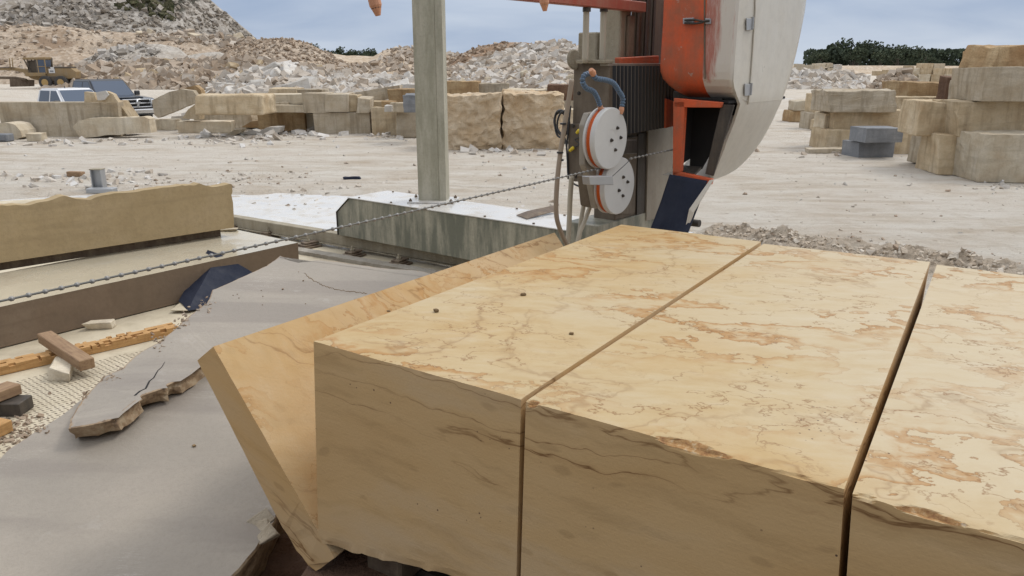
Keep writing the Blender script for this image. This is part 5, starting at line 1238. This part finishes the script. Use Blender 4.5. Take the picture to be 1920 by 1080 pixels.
pp = at_z(812, 378, ZT+.015); sp0 = (pp-C0).dot(cd); sn0 = (pp-C0).dot(cn_)
# post section: wide face square to the view, lip on its right
Yp = pp.y; xl, xm, xr = at_y(784, 378, Yp).x, at_y(823, 378, Yp).x, at_y(836, 378, Yp).x
wp = xr-xl
bm = B()
yaw = R(-6); ez = lambda x, y, z=0: Vector((pp.x+x*math.cos(yaw)-y*math.sin(yaw), pp.y+x*math.sin(yaw)+y*math.cos(yaw), z))
sec = [(-wp/2, -.05), (-wp/2+wp*.74, -.05), (-wp/2+wp*.74+.006, -.043), (-wp/2+wp*.74+.012, -.05), (wp/2, -.03), (wp/2, .2), (-wp/2, .2)]
prism(bm, [ez(x, y, ZT+.03) for x, y in sec], (0, 0, 5.2)); obj('post', bm, 'post', gz)
bm = B(); prism(bm, [ez(-wp*.85, -.17, ZT+.016), ez(wp*.85, -.17, ZT+.016), ez(wp*.85, .28, ZT+.016), ez(-wp*.85, .28, ZT+.016)], (0,0,.02), .003); obj('base_plate', bm, 'water', gz)
for x, y in ((-.75, -.12), (.72, -.12), (-.75, .2), (.72, .2)):
    c = ez(wp*x, y, ZT+.036); bm = B(); lathe(bm, c, (0,0,1), [(0,.022),(.02,.022),(.02,.010),(.035,.010)], 6); obj('bolt', bm, 'rust', gz)
for s in (.15, .75, 2.3, 3.0):
    for nn_ in (.04, cw-.04):
        c = cp(s, nn_, ZT+.016); bm = B(); lathe(bm, c, (0,0,1), [(0,.016),(.012,.014)], 6); obj('bolt', bm, 'rust', gz)
# rusty sheet scraps on the lid near the saw
p0_, p1_ = at_z(985, 406, ZT+.02), at_z(1040, 390, ZT+.06)
bm = B(); prism(bm, [at_z(968, 404, ZT+.02), at_z(988, 411, ZT+.02), at_z(1045, 395, ZT+.05), at_z(1048, 384, ZT+.09), at_z(990, 396, ZT+.06)], (0,0,.006)); tag(obj('scrap_sheet', bm, 'rust'), 'rust-brown sheet scrap lying on the box lid left of the hoses', 'scrap sheet')
# stub post in the puddle
p = at_z(188, 358, .0); 
sp = thing('steel_stub', 'short grey H-section steel stub standing in the mud behind the jagged slab', 'steel post', p); wv = at_y(198, 358, p.y).x-at_y(178, 358, p.y).x; hh = at_y(188, 316, p.y).z
bm = B(); h_ = wv/2
for x0, x1, y0, y1 in ((-h_, -h_+.02, -.09, .09), (h_-.02, h_, -.09, .09), (-h_+.02, h_-.02, -.008, .008)): box(bm, (p.x+x0, p.y+y0, 0), (p.x+x1, p.y+y1, hh-.02))
obj('post', bm, 'alu', sp); bm = B(); box(bm, (p.x-h_-.01, p.y-.1, hh-.019), (p.x+h_+.01, p.y+.1, hh), .003); obj('cap_plate', bm, 'tansteel', sp)
bm = B(); box(bm, (p.x-h_, p.y-.35, .0), (p.x+h_+.32, p.y-.12, .10), .01); obj('foot_plate', bm, 'alu', sp)
# ------------------------------------------------------------------ the wire saw
O = Vector((1.80, 6.0, 0)); d = Vector((.636, .772, 0)).normalized(); nn = Vector((.772, -.636, 0)).normalized()
# shift the origin so that the front corner of the white cover sits at its pixel
O = at_y(1375, 100, 6.0); O.z = 0
def MW(s, w_, z): return Vector((O.x, O.y, 0))+d*s-nn*w_+Vector((0,0,z))
def on_w(px, py, w_): return hit(px, py, MW(0, w_, 0), nn)      # on a plane parallel to the cover
def on_s(px, py, s): return hit(px, py, MW(s, 0, 0), d)         # on a plane square to it
def sw(P): q = P-O; return q.dot(d), -q.dot(nn), P.z
saw = thing('wire_saw', 'block-cutting wire saw with orange and white flywheel housing and twin guide wheels', 'wire saw', MW(.3, .9, .1))
def so_(nm, bm, m, par=saw, sm=False): return obj(nm, bm, m, par, sm)
def poly_w(px, w_, t, bev=0, bm=None):
    bm = bm or B(); prism(bm, [on_w(x, y, w_) for x, y in px], -nn*t, bev); return bm
def poly_s(px, s, t, bev=0, bm=None):
    bm = bm or B(); prism(bm, [on_s(x, y, s) for x, y in px], d*t, bev); return bm
def cbox(pc, w0, pl, pr, y0, y1, bev=.006, bm=None):
    """upright box: near corner at picture column pc on plane w0, left face out to pl, right face out to pr"""
    ym = max(20, (y0+y1)/2); c = on_w(pc, ym, w0); s0_, _, _ = sw(c); z1, z0 = on_w(pc, y0, w0).z, on_w(pc, y1, w0).z
    w1 = sw(on_s(pl, ym, s0_))[1]; s1_ = sw(on_w(pr, ym, w0))[0]
    bm = bm or B(); prism(bm, [MW(s0_, w0, z0), MW(s1_, w0, z0), MW(s1_, w1, z0), MW(s0_, w1, z0)], (0, 0, z1-z0), bev); return bm
# columns behind
so_('column', cbox(1152, 1.0, 1112, 1274, 236, 640), 'brownsteel')
so_('column_foot', cbox(1118, .98, 1060, 1240, 425, 640), 'steelbox')
so_('upper_column', cbox(1164, 1.02, 1127, 1184, -160, 236, .01), 'tansteel')
so_('upper_column', cbox(1186, 1.06, 1182, 1262, -160, 236, .01), 'brownsteel')
for a_ in (1196, 1212, 1226):
    so_('channel', cbox(a_, 1.03, a_-3, a_+4, -160, 108, .002), 'darksteel')
so_('tube', cbox(1178, .99, 1172, 1190, 28, 108, .01), 'rust')
so_('rear_block', cbox(1118, 1.25, 1083, 1128, 60, 132, .01), 'tansteel')
so_('panel', poly_w([(1216,234),(1270,226),(1268,402),(1212,414)], .97, .02, .003), 'greyplate')
so_('panel', poly_w([(1160,262),(1196,256),(1190,400),(1160,402)], .96, .03, .003), 'brownsteel')
so_('slot', poly_w([(1197,252),(1213,249),(1208,414),(1194,416)], .985, .03), 'darksteel')
so_('cross_bar', poly_w([(1164,108),(1236,104),(1236,119),(1164,121)], .93, .06, .006), 'orange')
# bellows: pleated rubber
tl, tr_ = on_w(1143, 123, .88), on_w(1272, 124, .88); bl_, br_ = on_w(1143, 256, .88), on_w(1270, 234, .88)
NP = 20; vs = []; fs = []; PR = []
for i in range(NP):
    PR += [(i/NP, 0), ((i+.42)/NP, .045), ((i+.62)/NP, .045)]
PR.append((1, 0))
for u, o_ in PR: vs += [bl_.lerp(br_, u)+nn*o_, tl.lerp(tr_, u)+nn*o_]
for i in range(len(PR)-1): fs.append((2*i, 2*i+2, 2*i+3, 2*i+1))
bm = B(); vv = [bm.verts.new(v) for v in vs]; FB = [bm.faces.new([vv[k] for k in f]) for f in fs]
for i, f in enumerate(FB): f.material_index = 1 if i % 3 == 1 else 0  # ridge faces coloured paler so the pleats stand out
e_ = bmesh.ops.extrude_face_region(bm, geom=bm.faces[:]); bmesh.ops.translate(bm, verts=[v for v in e_['geom'] if isinstance(v, bmesh.types.BMVert)], vec=-nn*.04)
so_('bellows', bm, ['rubber', 'pale_ridge']); so_('bellows_rail', poly_w([(1141,119),(1262,119),(1262,124),(1141,124)], .855, .08, .002), 'greyplate')
# bracket carrying the guide wheels
so_('bracket', cbox(1139, .86, 1073, 1152, 118, 346, .008), 'brownsteel')
so_('bracket_cap', cbox(1134, .85, 1080, 1150, 112, 119, .004), 'tansteel')
sb = sw(on_w(1139, 230, .86))[0]
so_('bracket_plate', poly_s([(1066,232),(1102,232),(1104,330),(1108,346),(1063,336)], sb-.03, .03, .004), 'brownsteel')
so_('rib', poly_w([(1104,212),(1128,208),(1118,250),(1118,318),(1128,385),(1118,392),(1108,340),(1096,310),(1096,235)], .62, .05, .006), 'greyplate')
so_('arm', poly_w([(1106,330),(1150,325),(1150,352),(1124,392),(1112,388)], .66, .12, .008), 'brownsteel')
so_('arm', poly_w([(1150,262),(1196,262),(1196,288),(1150,290)], .72, .08, .006), 'darksteel')
# guide wheels
ax = nn
def wheel(px, py, r_, w0, bolts):
    c = on_w(px, py, w0); T = .105
    t = obj('guide_wheel', _w(c, r_, T), 'wheelwhite', saw)
    bm = B(); lathe(bm, c-ax*(T*.68), ax, [(0, r_*.955), (.0, r_*.975), (.012, r_*.90), (.024, r_*.975), (.03, r_*.955)], 56); obj('rubber_groove', bm, 'orange_clean', t, True)
    e1 = d; e2 = Vector((0,0,1))
    for bx_, bz_ in bolts:
        q = on_w(bx_, bz_, w0); bm = B(); lathe(bm, q-ax*.002, ax, [(0,.014),(.004,.014),(.004,.011),(.014,.011),(.014,.006),(.020,.006)], 8); obj('bolt', bm, 'darksteel', t)
    bm = B(); lathe(bm, c-ax*.24, ax, [(0,.04),(.13,.04)], 16); obj('axle', bm, 'darksteel', t)
    return c
def _w(c, r_, T):
    bm = B(); lathe(bm, c-ax*T, ax, [(0,r_*.25),(0,r_*.96),(.006,r_),(.022,r_),(.026,r_*.95),(.034,r_*.90),(.050,r_*.90),(.058,r_*.95),(.066,r_),(T-.005,r_),(T,r_*.975),(T+.0005,r_*.30),(T-.001,r_*.29)], 64)
    for f in bm.faces: f.smooth = False
    return bm
UWc = on_w(1146, 260, .5); r1 = (on_w(1146, 203, .5)-on_w(1146, 318, .5)).length/2
UW = wheel(1146, 260, r1, .5, [(1157,240),(1163,258),(1146,263),(1153,281)])
r2_ = (on_w(1163, 296, .53)-on_w(1163, 401, .53)).length/2
LW = wheel(1162, 349, r2_, .53, [(1168,332),(1176,341),(1160,357),(1167,367)])
# aluminium wire guide box
so_('wire_guide', poly_w([(1104,331),(1149,330),(1151,347),(1106,347)], .42, .06, .004), 'alu')
so_('trip_wire', (lambda b: (tube(b, spline([on_w(1143,335,.44), on_w(1160,320,.44), on_w(1178,303,.44), on_w(1182,298,.44)]), .003, 5), b)[1])(B()), 'rubber')
# hoses
def hose(name, pts, w_, r_, m, par=saw):
    bm = B(); P = [on_w(x, y, ww) for (x, y, *q) in pts for ww in [q[0] if q else w_]]; tube(bm, spline(P), r_, 12); return so_(name, bm, m, par, True)
hose('water_hose', [(1072,150),(1066,190),(1058,240),(1049,300),(1044,350),(1043,400),(1050,430),(1066,466)], .80, .018, 'tanhose')
hose('water_hose', [(1072,330),(1069,370),(1067,420),(1064,470)], .90, .020, 'creamhose')
hose('water_hose', [(1098,345),(1095,380),(1090,410),(1085,450),(1082,475)], .86, .018, 'creamhose')
hose('water_hose', [(1114,345),(1110,375),(1098,410),(1086,440),(1080,475)], .80, .017, 'creamhose')
for x in (1099, 1131):
    hose('standpipe', [(x+1,-30),(x,40),(x-2,118)], 1.0, .024, 'creamhose'); 
    c0, c1 = on_w(x+1, 22, .99), on_w(x+1, 14, .99); bm = B(); lathe(bm, c0, (0,0,1), [(0,.032),(.03,.032)], 12); so_('pipe_clamp', bm, 'darksteel')
    bm = B(); lathe(bm, c1, (0,0,1), [(0,.028),(.09,.028)], 12); so_('pipe_end', bm, 'redpipe')
c0 = on_w(1080, 100, .62)
# manifold over the saw with coolant nozzles
zm = on_w(1130, 2, 1.0).z; zm = at_y(1130, 4, 5.6).z+.02
m0 = on_w(1206, 16, .98); m0 = MW(sw(m0)[0], .98, m0.z); 
bm = B(); prism(bm, [MW(sw(m0)[0], .95, m0.z-.03), MW(sw(m0)[0], 1.03, m0.z-.03), MW(sw(m0)[0], 1.03, m0.z+.05), MW(sw(m0)[0], .95, m0.z+.05)], -d*3.4, .006); so_('manifold', bm, 'redpipe')
def nozzle(px, py, yd, dirx, dirz, col, tip):
    tpn = at_y(px, py, yd); top_ = tpn+Vector((dirx, .02, dirz)); zt_ = m0.z; s_ = sw(top_)[0]; an = MW(s_, .99, zt_)
    bm = B(); P = spline([tpn, tpn+Vector((dirx*.35, 0, dirz*.55)), top_, top_.lerp(an, .5)+Vector((0,0,.06)), an], 14)
    tube(bm, P, .02, 10, rf=lambda t: .018+.005*(1 if int(t*70) % 2 else 0)); h = so_('coolant_hose', bm, col)
    bm = B(); dv = (tpn-P[4]).normalized(); lathe(bm, tpn-dv*.045, dv, [(0,.026),(.03,.026),(.045,.02),(.072,.011)], 12); obj('nozzle', bm, tip, h, False)
nozzle(706, 17, 3.4, -.04, .11, 'navy', 'peach'); nozzle(1021, 11, 4.4, -.02, .13, 'tanhose', 'peach')
# segmented blue coolant hoses by the upper wheel
def seg_hose(pts, w_, last):
    P = spline([on_w(x, y, w_) for x, y in pts], 10); bm = B(); Ls = [0]
    for a_, b_ in zip(P, P[1:]): Ls.append(Ls[-1]+(b_-a_).length)
    nseg = int(Ls[-1]/.021)
    for k in range(nseg):
        t = (k+.5)/nseg*Ls[-1]; j = max(i for i in range(len(Ls)-1) if Ls[i] <= t); q = P[j].lerp(P[j+1], (t-Ls[j])/(Ls[j+1]-Ls[j])); dv = (P[j+1]-P[j]).normalized()
        lathe(bm, q-dv*.011, dv, [(0,.012),(.004,.019),(.013,.019),(.018,.013),(.022,.012)], 12)
    o = so_('coolant_hose', bm, 'bluehose'); dv = (P[-1]-P[-2]).normalized(); bm = B(); lathe(bm, P[-1], dv, [(0,.018),(.02,.02),(.05,.013)], 12); obj('nozzle', bm, 'peach', o)
    bm = B(); dv = (P[0]-P[1]).normalized(); lathe(bm, P[0]-dv*.01, dv, [(0,.02),(.03,.022),(.05,.016)], 12); obj('fitting', bm, 'peach', o)
seg_hose([(1108,137),(1096,141),(1092,152),(1099,165),(1113,172),(1121,186),(1125,199)], .56, 0)
seg_hose([(1112,138),(1118,147),(1135,150),(1150,156),(1160,170),(1168,185),(1166,201)], .50, 0)
# black cables with a coil
bm = B(); cc = on_s(1050, 232, sb-.02)
P = []
for k in range(100):
    a_ = k/100*2*math.pi*2.6+1.2; rr_ = .085+.012*math.sin(k*.37); P.append(cc+(-nn)*(-math.cos(a_))*rr_*.8*-1+Vector((0,0,math.sin(a_)*rr_*1.15))+d*(.012*(k/40)))
tube(bm, P, .009, 8); 
tube(bm, spline([on_s(1066,205,sb-.04), on_s(1050,214,sb-.04), on_s(1045,240,sb-.04), on_s(1060,262,sb-.04), on_s(1064,300,sb-.04), on_s(1066,330,sb-.04), on_s(1078,346,sb-.04), on_s(1098,350,sb-.04), on_s(1110,345,sb-.04)]), .008, 8)
tube(bm, spline([on_s(1070,198,sb-.04), on_s(1066,240,sb-.04), on_s(1062,280,sb-.04)]), .007, 8)
so_('cable_coil', bm, 'rubber', saw, True)
bm = B(); tube(bm, spline([on_s(1083,244,sb-.05), on_s(1088,256,sb-.05), on_s(1078,262,sb-.05), on_s(1086,270,sb-.05), on_s(1074,278,sb-.05)]), .004, 6); so_('lead', bm, 'rubber')
for x, y, x2, y2 in ((1087,243,1081,250),(1076,276,1068,283)):
    a_, b_ = on_s(x, y, sb-.055), on_s(x2, y2, sb-.06); bm = B(); lathe(bm, a_, (b_-a_), [(0,.010),(.012,.016),((b_-a_).length,.012)], 10); so_('connector', bm, 'yellow')
for x, y in ((1075,236),(1092,234),(1098,260),(1090,286),(1080,330),(1086,175)):
    q = on_s(x, y, sb-.032); bm = B(); lathe(bm, q+d*.004, -d, [(0,.016),(.014,.016),(.014,.009),(.02,.009)], 6); so_('bolt', bm, 'darksteel')
for x, y in ((1056,232),(1051,300),(1050,286)):
    q = on_w(x, y, .80); bm = B(); lathe(bm, q-Vector((0,0,.006)), (0,0,1), [(0,.024),(.012,.024)], 12); so_('cable_tie', bm, 'rubber')
q = on_w(1073, 112, 1.0); bm = B(); lathe(bm, on_s(1075, 112, sb-.02), -d*.15+nn*.9+Vector((0,0,.1)), [(0,.075),(.01,.08),(.02,.07)], 28); so_('mirror_dish', bm, 'tansteel')
# flywheel housing: orange half
def side(px_l, px_r, y, w_=0.0):
    return on_w(px_l, y, w_), on_w(px_r, y, w_)
RT = .76                                   # housing thickness
wsp = sw(on_s(1322, 60, 0))[1]             # where orange meets white on the front face
w_of = lambda px, y: sw(on_s(px, y, 0))[1]
z_of = lambda y, s=0: on_s(1340, y, s).z
# front profile rows: (z, s, w_left) going down; the lower edge is rounded under
rows = [(-160, 0), (-40, 0), (40, 0), (90, 0), (120, 0), (135, .004), (149, .015), (162, .05), (174, .10), (184, .17), (191, .25), (195, .36)]
def left_px(y): 
    K_ = [(-160,1243),(0,1240),(60,1236),(120,1232),(135,1232),(149,1235),(162,1241),(174,1249),(184,1258),(191,1266),(195,1272)]
    for (a, b), (c, e) in zip(K_, K_[1:]):
        if a <= y <= c: return b+(e-b)*(y-a)/(c-a)
    return K_[-1][1]
def right_px(y):
    K_ = [(-160,1374),(130,1374),(149,1373),(174,1379),(195,1388)]
    for (a, b), (c, e) in zip(K_, K_[1:]):
        if a <= y <= c: return b+(e-b)*(y-a)/(c-a)
    return K_[-1][1]
def housing(name, half, mat, attr=None):
    vs = []; fs = []; at = []; nw = 14
    for (y, s) in rows:
        z = z_of(min(y, 195), 0); 
        wl = w_of(left_px(y), y)-s*.15; 
        for k in range(nw+1):
            if half == 'o': w_ = wl+(wsp-wl)*k/nw
            else: w_ = wsp*(1-k/nw)
            # rounding of the vertical arris at the left
            dl_ = (wl-w_) if half == 'o' else 9; rr_ = .05; ds = 0 if dl_ > rr_ else rr_-math.sqrt(max(0, rr_*rr_-(rr_-dl_)**2))
            dr = w_ if half == 'w' else 9; ds2 = 0 if dr > .035 else .035-math.sqrt(max(0, .035**2-(.035-dr)**2))
            vs.append(MW(s+ds+ds2, w_, z)); at.append(max(0, 1-abs((w_-wsp)/wsp)*1.3)*min(1, max(0, (165-y)/70)) if half == 'w' else 0)
    n = nw+1
    for i in range(len(rows)-1):
        for k in range(nw): fs.append((i*n+k, i*n+k+1, (i+1)*n+k+1, (i+1)*n+k))
    # return along the left side and the top/back: closed shell
    def ext(idx, dep):
        b = len(vs)
        for i, j in enumerate(idx): v = vs[j]; vs.append(v+d*(dep-(v-O).dot(d))); at.append(0)
        for i in range(len(idx)-1): fs.append((idx[i], idx[i+1], b+i+1, b+i))
    if half == 'o': ext([i*n for i in range(len(rows))], 1.35)
    ext(list(range(n)), 1.35); ext([(len(rows)-1)*n+k for k in range(n)], 1.35)
    o = raw(name, vs, fs, mat, saw, {'spray': at}, smooth=False); return o
hb = housing('motor_cover', 'o', 'orange'); 
for p_ in hb.data.polygons: p_.use_smooth = True
hw_ = housing('front_door', 'w', 'doorwhite')
bm = B(); prism(bm, [on_s(1319.5, -160, -.004), on_s(1322.5, -160, -.004), on_s(1322.5, 148, -.004), on_s(1319.5, 148, -.004)], d*.01); so_('door_seam', bm, 'rust')
# big white side shell, bowing inwards towards its lower lip
def wrow(y): 
    t = max(0, (y-190)/146); return .25*t**1.1
SR = [(-200,1374,1535),(-120,1374,1534),(-40,1374,1526),(20,1374,1519),(60,1374,1511),(100,1374,1502),(130,1374,1494),(150,1375,1488),(165,1377,1483),(180,1382,1477),(195,1388,1470),(212,1383,1462),(230,1377,1454),(248,1370,1444),(265,1363,1434),(280,1358,1423),(295,1352,1410),(308,1347,1397),(318,1343,1385),(326,1340,1370),(333,1337,1352),(337,1336,1339)]
vs = []; fs = []; nc = 16
for (y, xl_, xr_) in SR:
    w_ = wrow(y); a_, b_ = on_w(xl_, y, w_), on_w(xr_, y, w_); a_s, b_s = sw(a_), sw(b_)
    if y <= 130: a_s = (.035, 0, a_s[2])
    for k in range(nc+1):
        u = k/nc; s_ = a_s[0]+(b_s[0]-a_s[0])*u; z = a_s[2]+(b_s[2]-a_s[2])*u
        dome = .05*math.sin(math.pi*min(1, u*1.0))*.0; edge = max(0, 1-(1-u)/.12); w2 = w_+.05*edge**2
        vs.append(MW(s_, w2, z))
n = nc+1
for i in range(len(SR)-1):
    for k in range(nc): fs.append((i*n+k, i*n+k+1, (i+1)*n+k+1, (i+1)*n+k))
nv0 = len(vs)
# rim going back round the outside
for i in range(len(SR)):
    v = vs[i*n+nc]; s_, w_, z = sw(v); vs.append(MW(s_-.0, RT-.02, z))
for i in range(len(SR)-1): fs.append((i*n+nc, nv0+i, nv0+i+1, (i+1)*n+nc))
# inner skin
b0 = len(vs)
for i in range(len(SR)):
    for k in range(n):
        s_, w_, z = sw(vs[i*n+k]); vs.append(MW(s_+.0, w_+.022, z))
for i in range(len(SR)-1):
    for k in range(nc): fs.append((b0+i*n+k, b0+(i+1)*n+k, b0+(i+1)*n+k+1, b0+i*n+k+1))
for i in range(len(SR)-1): fs.append((i*n, (i+1)*n, b0+(i+1)*n, b0+i*n))
shell = raw('side_shell', vs, fs, 'whitepaint', saw, smooth=True)
md = shell.modifiers.new('edge', 'EDGE_SPLIT'); md.split_angle = R(40)
# hinge line and hinges
bm = B(); P = [on_w(1419,-100,-.006), on_w(1416,20,-.006), on_w(1411,100,-.006), on_w(1406,170,-.006), on_w(1402,196,-.004)]
tube(bm, P, .006, 8); obj('hinge_rod', bm, 'whitepaint', shell, True)
for y in (45, 168):
    bm = B(); xh = 1407 if y < 100 else 1404
    prism(bm, [on_w(xh-9, y-11, -.006), on_w(xh+3, y-10, -.006), on_w(xh+3, y+11, -.006), on_w(xh-9, y+12, -.006)], nn*.008, .002); lathe(bm, on_w(xh+3, y+10, -.014), (0,0,1), [(0,.011),(.09,.011)], 8); obj('hinge', bm, 'alu', shell)
# toggle latch
lt = so_('latch', poly_s([(1280,34),(1300,33),(1300,46),(1280,45)], -.02, .02, .003), 'alu')
bm = B(); tube(bm, [on_s(1284,38,-.03), on_s(1304,37,-.035), on_s(1318,40,-.035), on_s(1330,39,-.025)], .008, 8); tube(bm, [on_s(1284,43,-.03), on_s(1304,44,-.035), on_s(1318,42,-.035)], .008, 8); obj('latch_bow', bm, 'darksteel', lt)
bm = B(); prism(bm, [on_s(1322,34,-.02), on_s(1332,35,-.02), on_s(1332,45,-.02), on_s(1322,45,-.02)], d*.018, .003); obj('latch_plate', bm, 'alu', lt)
# wire opening: orange frame with a dark throat
sF = .0
frame = [[(1262,190),(1284,190),(1276,322),(1261,332)], [(1261,320),(1334,336),(1331,347),(1261,332)], [(1263,184),(1352,192),(1350,202),(1264,201)]]
for f_ in frame:
    so_('opening_frame', poly_s(f_, sF-.01, .05, .004), 'orange')
wl_ = w_of(1264, 260)
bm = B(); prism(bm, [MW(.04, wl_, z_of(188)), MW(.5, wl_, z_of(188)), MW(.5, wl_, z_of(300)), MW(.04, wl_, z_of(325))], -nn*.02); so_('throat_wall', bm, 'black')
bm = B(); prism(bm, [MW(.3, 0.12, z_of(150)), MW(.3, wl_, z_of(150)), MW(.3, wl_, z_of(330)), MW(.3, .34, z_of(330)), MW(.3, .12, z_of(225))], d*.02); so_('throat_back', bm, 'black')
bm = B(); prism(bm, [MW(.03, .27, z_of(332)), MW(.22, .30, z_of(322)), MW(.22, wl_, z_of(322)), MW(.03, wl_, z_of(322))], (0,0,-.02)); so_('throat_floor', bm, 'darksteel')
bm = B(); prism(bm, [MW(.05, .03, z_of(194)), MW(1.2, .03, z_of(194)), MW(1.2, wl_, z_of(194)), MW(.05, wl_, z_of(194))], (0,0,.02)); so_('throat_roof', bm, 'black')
so_('skirt', poly_w([(1250,185),(1264,190),(1264,236),(1249,240)], .80, .02), 'orange')
so_('cover_underside', poly_s([(1262,172),(1354,178),(1354,200),(1262,198)], .18, .03), 'darksteel')
so_('inner_lip', poly_s([(1352,196),(1376,197),(1337,330),(1322,326)], sF+.03, .02, .002), 'darksteel')
# flywheel inside
fc = MW(1.15, .42, z_of(60)+.0); bm = B(); lathe(bm, fc, -nn, [(0,.6),(.01,.68),(.05,.68),(.06,.6)], 64); so_('flywheel', bm, 'rubber')
# navy rubber chute flap and white edge strip
a0 = [(1256,328),(1326,338),(1318,352),(1292,392),(1288,434),(1215,426),(1222,392)]
bm = B(); up_ = [on_s(1256,327,-.02), on_s(1280,331,-.035), on_s(1303,335,-.02), on_s(1326,339,-.02)]; lo_ = [on_s(1214,432,-.25), on_s(1236,444,-.16), on_s(1262,440,-.26), on_s(1289,446,-.2)]
g_ = []
for j in range(15):
    t = j/14; rw = []
    for i in range(19):
        u = i/18*3; k = min(2, int(u)); f_ = u-k; p = up_[k].lerp(up_[k+1], f_).lerp(lo_[k].lerp(lo_[k+1], f_), t); bow = math.sin(math.pi*t)*.012
        p = p+d*(.035*math.sin(u*3.1+t*2.0)*t+bow)+nn*(.01*nz(p, 6, 2)); rw.append(bm.verts.new(p))
    g_.append(rw)
for j in range(14):
    for i in range(18): f_ = bm.faces.new((g_[j][i], g_[j][i+1], g_[j+1][i+1], g_[j+1][i])); f_.smooth = True
e_ = bmesh.ops.extrude_face_region(bm, geom=bm.faces[:]); bmesh.ops.translate(bm, verts=[v for v in e_['geom'] if isinstance(v, bmesh.types.BMVert)], vec=d*.008)
so_('rubber_flap', bm, 'navy')
bm = B(); prism(bm, [on_s(1330,338,-.02), on_s(1337,337,-.02), on_s(1300,398,-.16), on_s(1288,436,-.18), on_s(1286,420,-.18), on_s(1292,392,-.16)], d*.02, .002); so_('edge_strip', bm, 'whitepaint')
bm = B(); tube(bm, [on_s(1270,415,.1), on_s(1312,419,.1)], .03, 10); so_('foot_bar', bm, 'darksteel')
# ------------------------------------------------------------------ diamond wire
W1 = on_w(1127, 316, .53); Wd = None
far_ = UWc-ax*.055; 
lw_top = on_w(1180, 298, .56); throat = on_w(1325, 267, .46); 
a_in = on_w(1120, 317, .555)
left = at_y(0, 560, 2.5); left2 = left+(left-a_in)*.35
wire = thing('diamond_wire', 'grey beaded diamond wire stretched across the view to the guide wheels', 'cutting wire', left)
def sag(t): return Vector((0, 0, -.012*math.sin(math.pi*t)))
bm = B(); pts = [left2.lerp(a_in, t/40)+sag(t/40) for t in range(41)]
tube(bm, pts, .0042, 8); obj('cable', bm, 'cable', wire, True)
inn = throat+(throat-lw_top).normalized()*.55
bm = B(); tube(bm, [a_in, a_in+Vector((.03,.02,.004))], .0042, 8); tube(bm, [lw_top, throat, inn], .0042, 8); obj('cable', bm, 'cable', wire, True)
dv = (a_in-left2).normalized(); me = None; Ltot = (a_in-left2).length
def bead_mesh(dv, name='bead'):
    bm = B(); lathe(bm, (0,0,0), dv, [(-.009,.0045),(-.0085,.0058),(-.005,.0060),(-.0048,.0086),(.0048,.0086),(.005,.0060),(.0085,.0058),(.009,.0045)], 12); me = bpy.data.meshes.new(name); bm.to_mesh(me); bm.free(); me.materials.append(M['bead'])
    for p_ in me.polygons: p_.use_smooth = True
    return me
me1 = bead_mesh(dv); n_b = 74; t0_ = .24
for k in range(n_b):
    t = t0_+(1-t0_)*(k+.5)/n_b; q = left2.lerp(a_in, t)+sag(t); o = bpy.data.objects.new('bead', me1); COL.objects.link(o); o.parent = wire; o.location = q-org(wire)
me2 = bead_mesh((throat-lw_top).normalized())
for k in range(22):
    q = lw_top.lerp(throat, (k+.5)/22); o = bpy.data.objects.new('bead', me2); COL.objects.link(o); o.parent = wire; o.location = q-org(wire)
# render settings
scene.render.engine = 'CYCLES'; scene.cycles.max_bounces = 6; scene.cycles.diffuse_bounces = 3; scene.cycles.glossy_bounces = 3; scene.cycles.transparent_max_bounces = 4
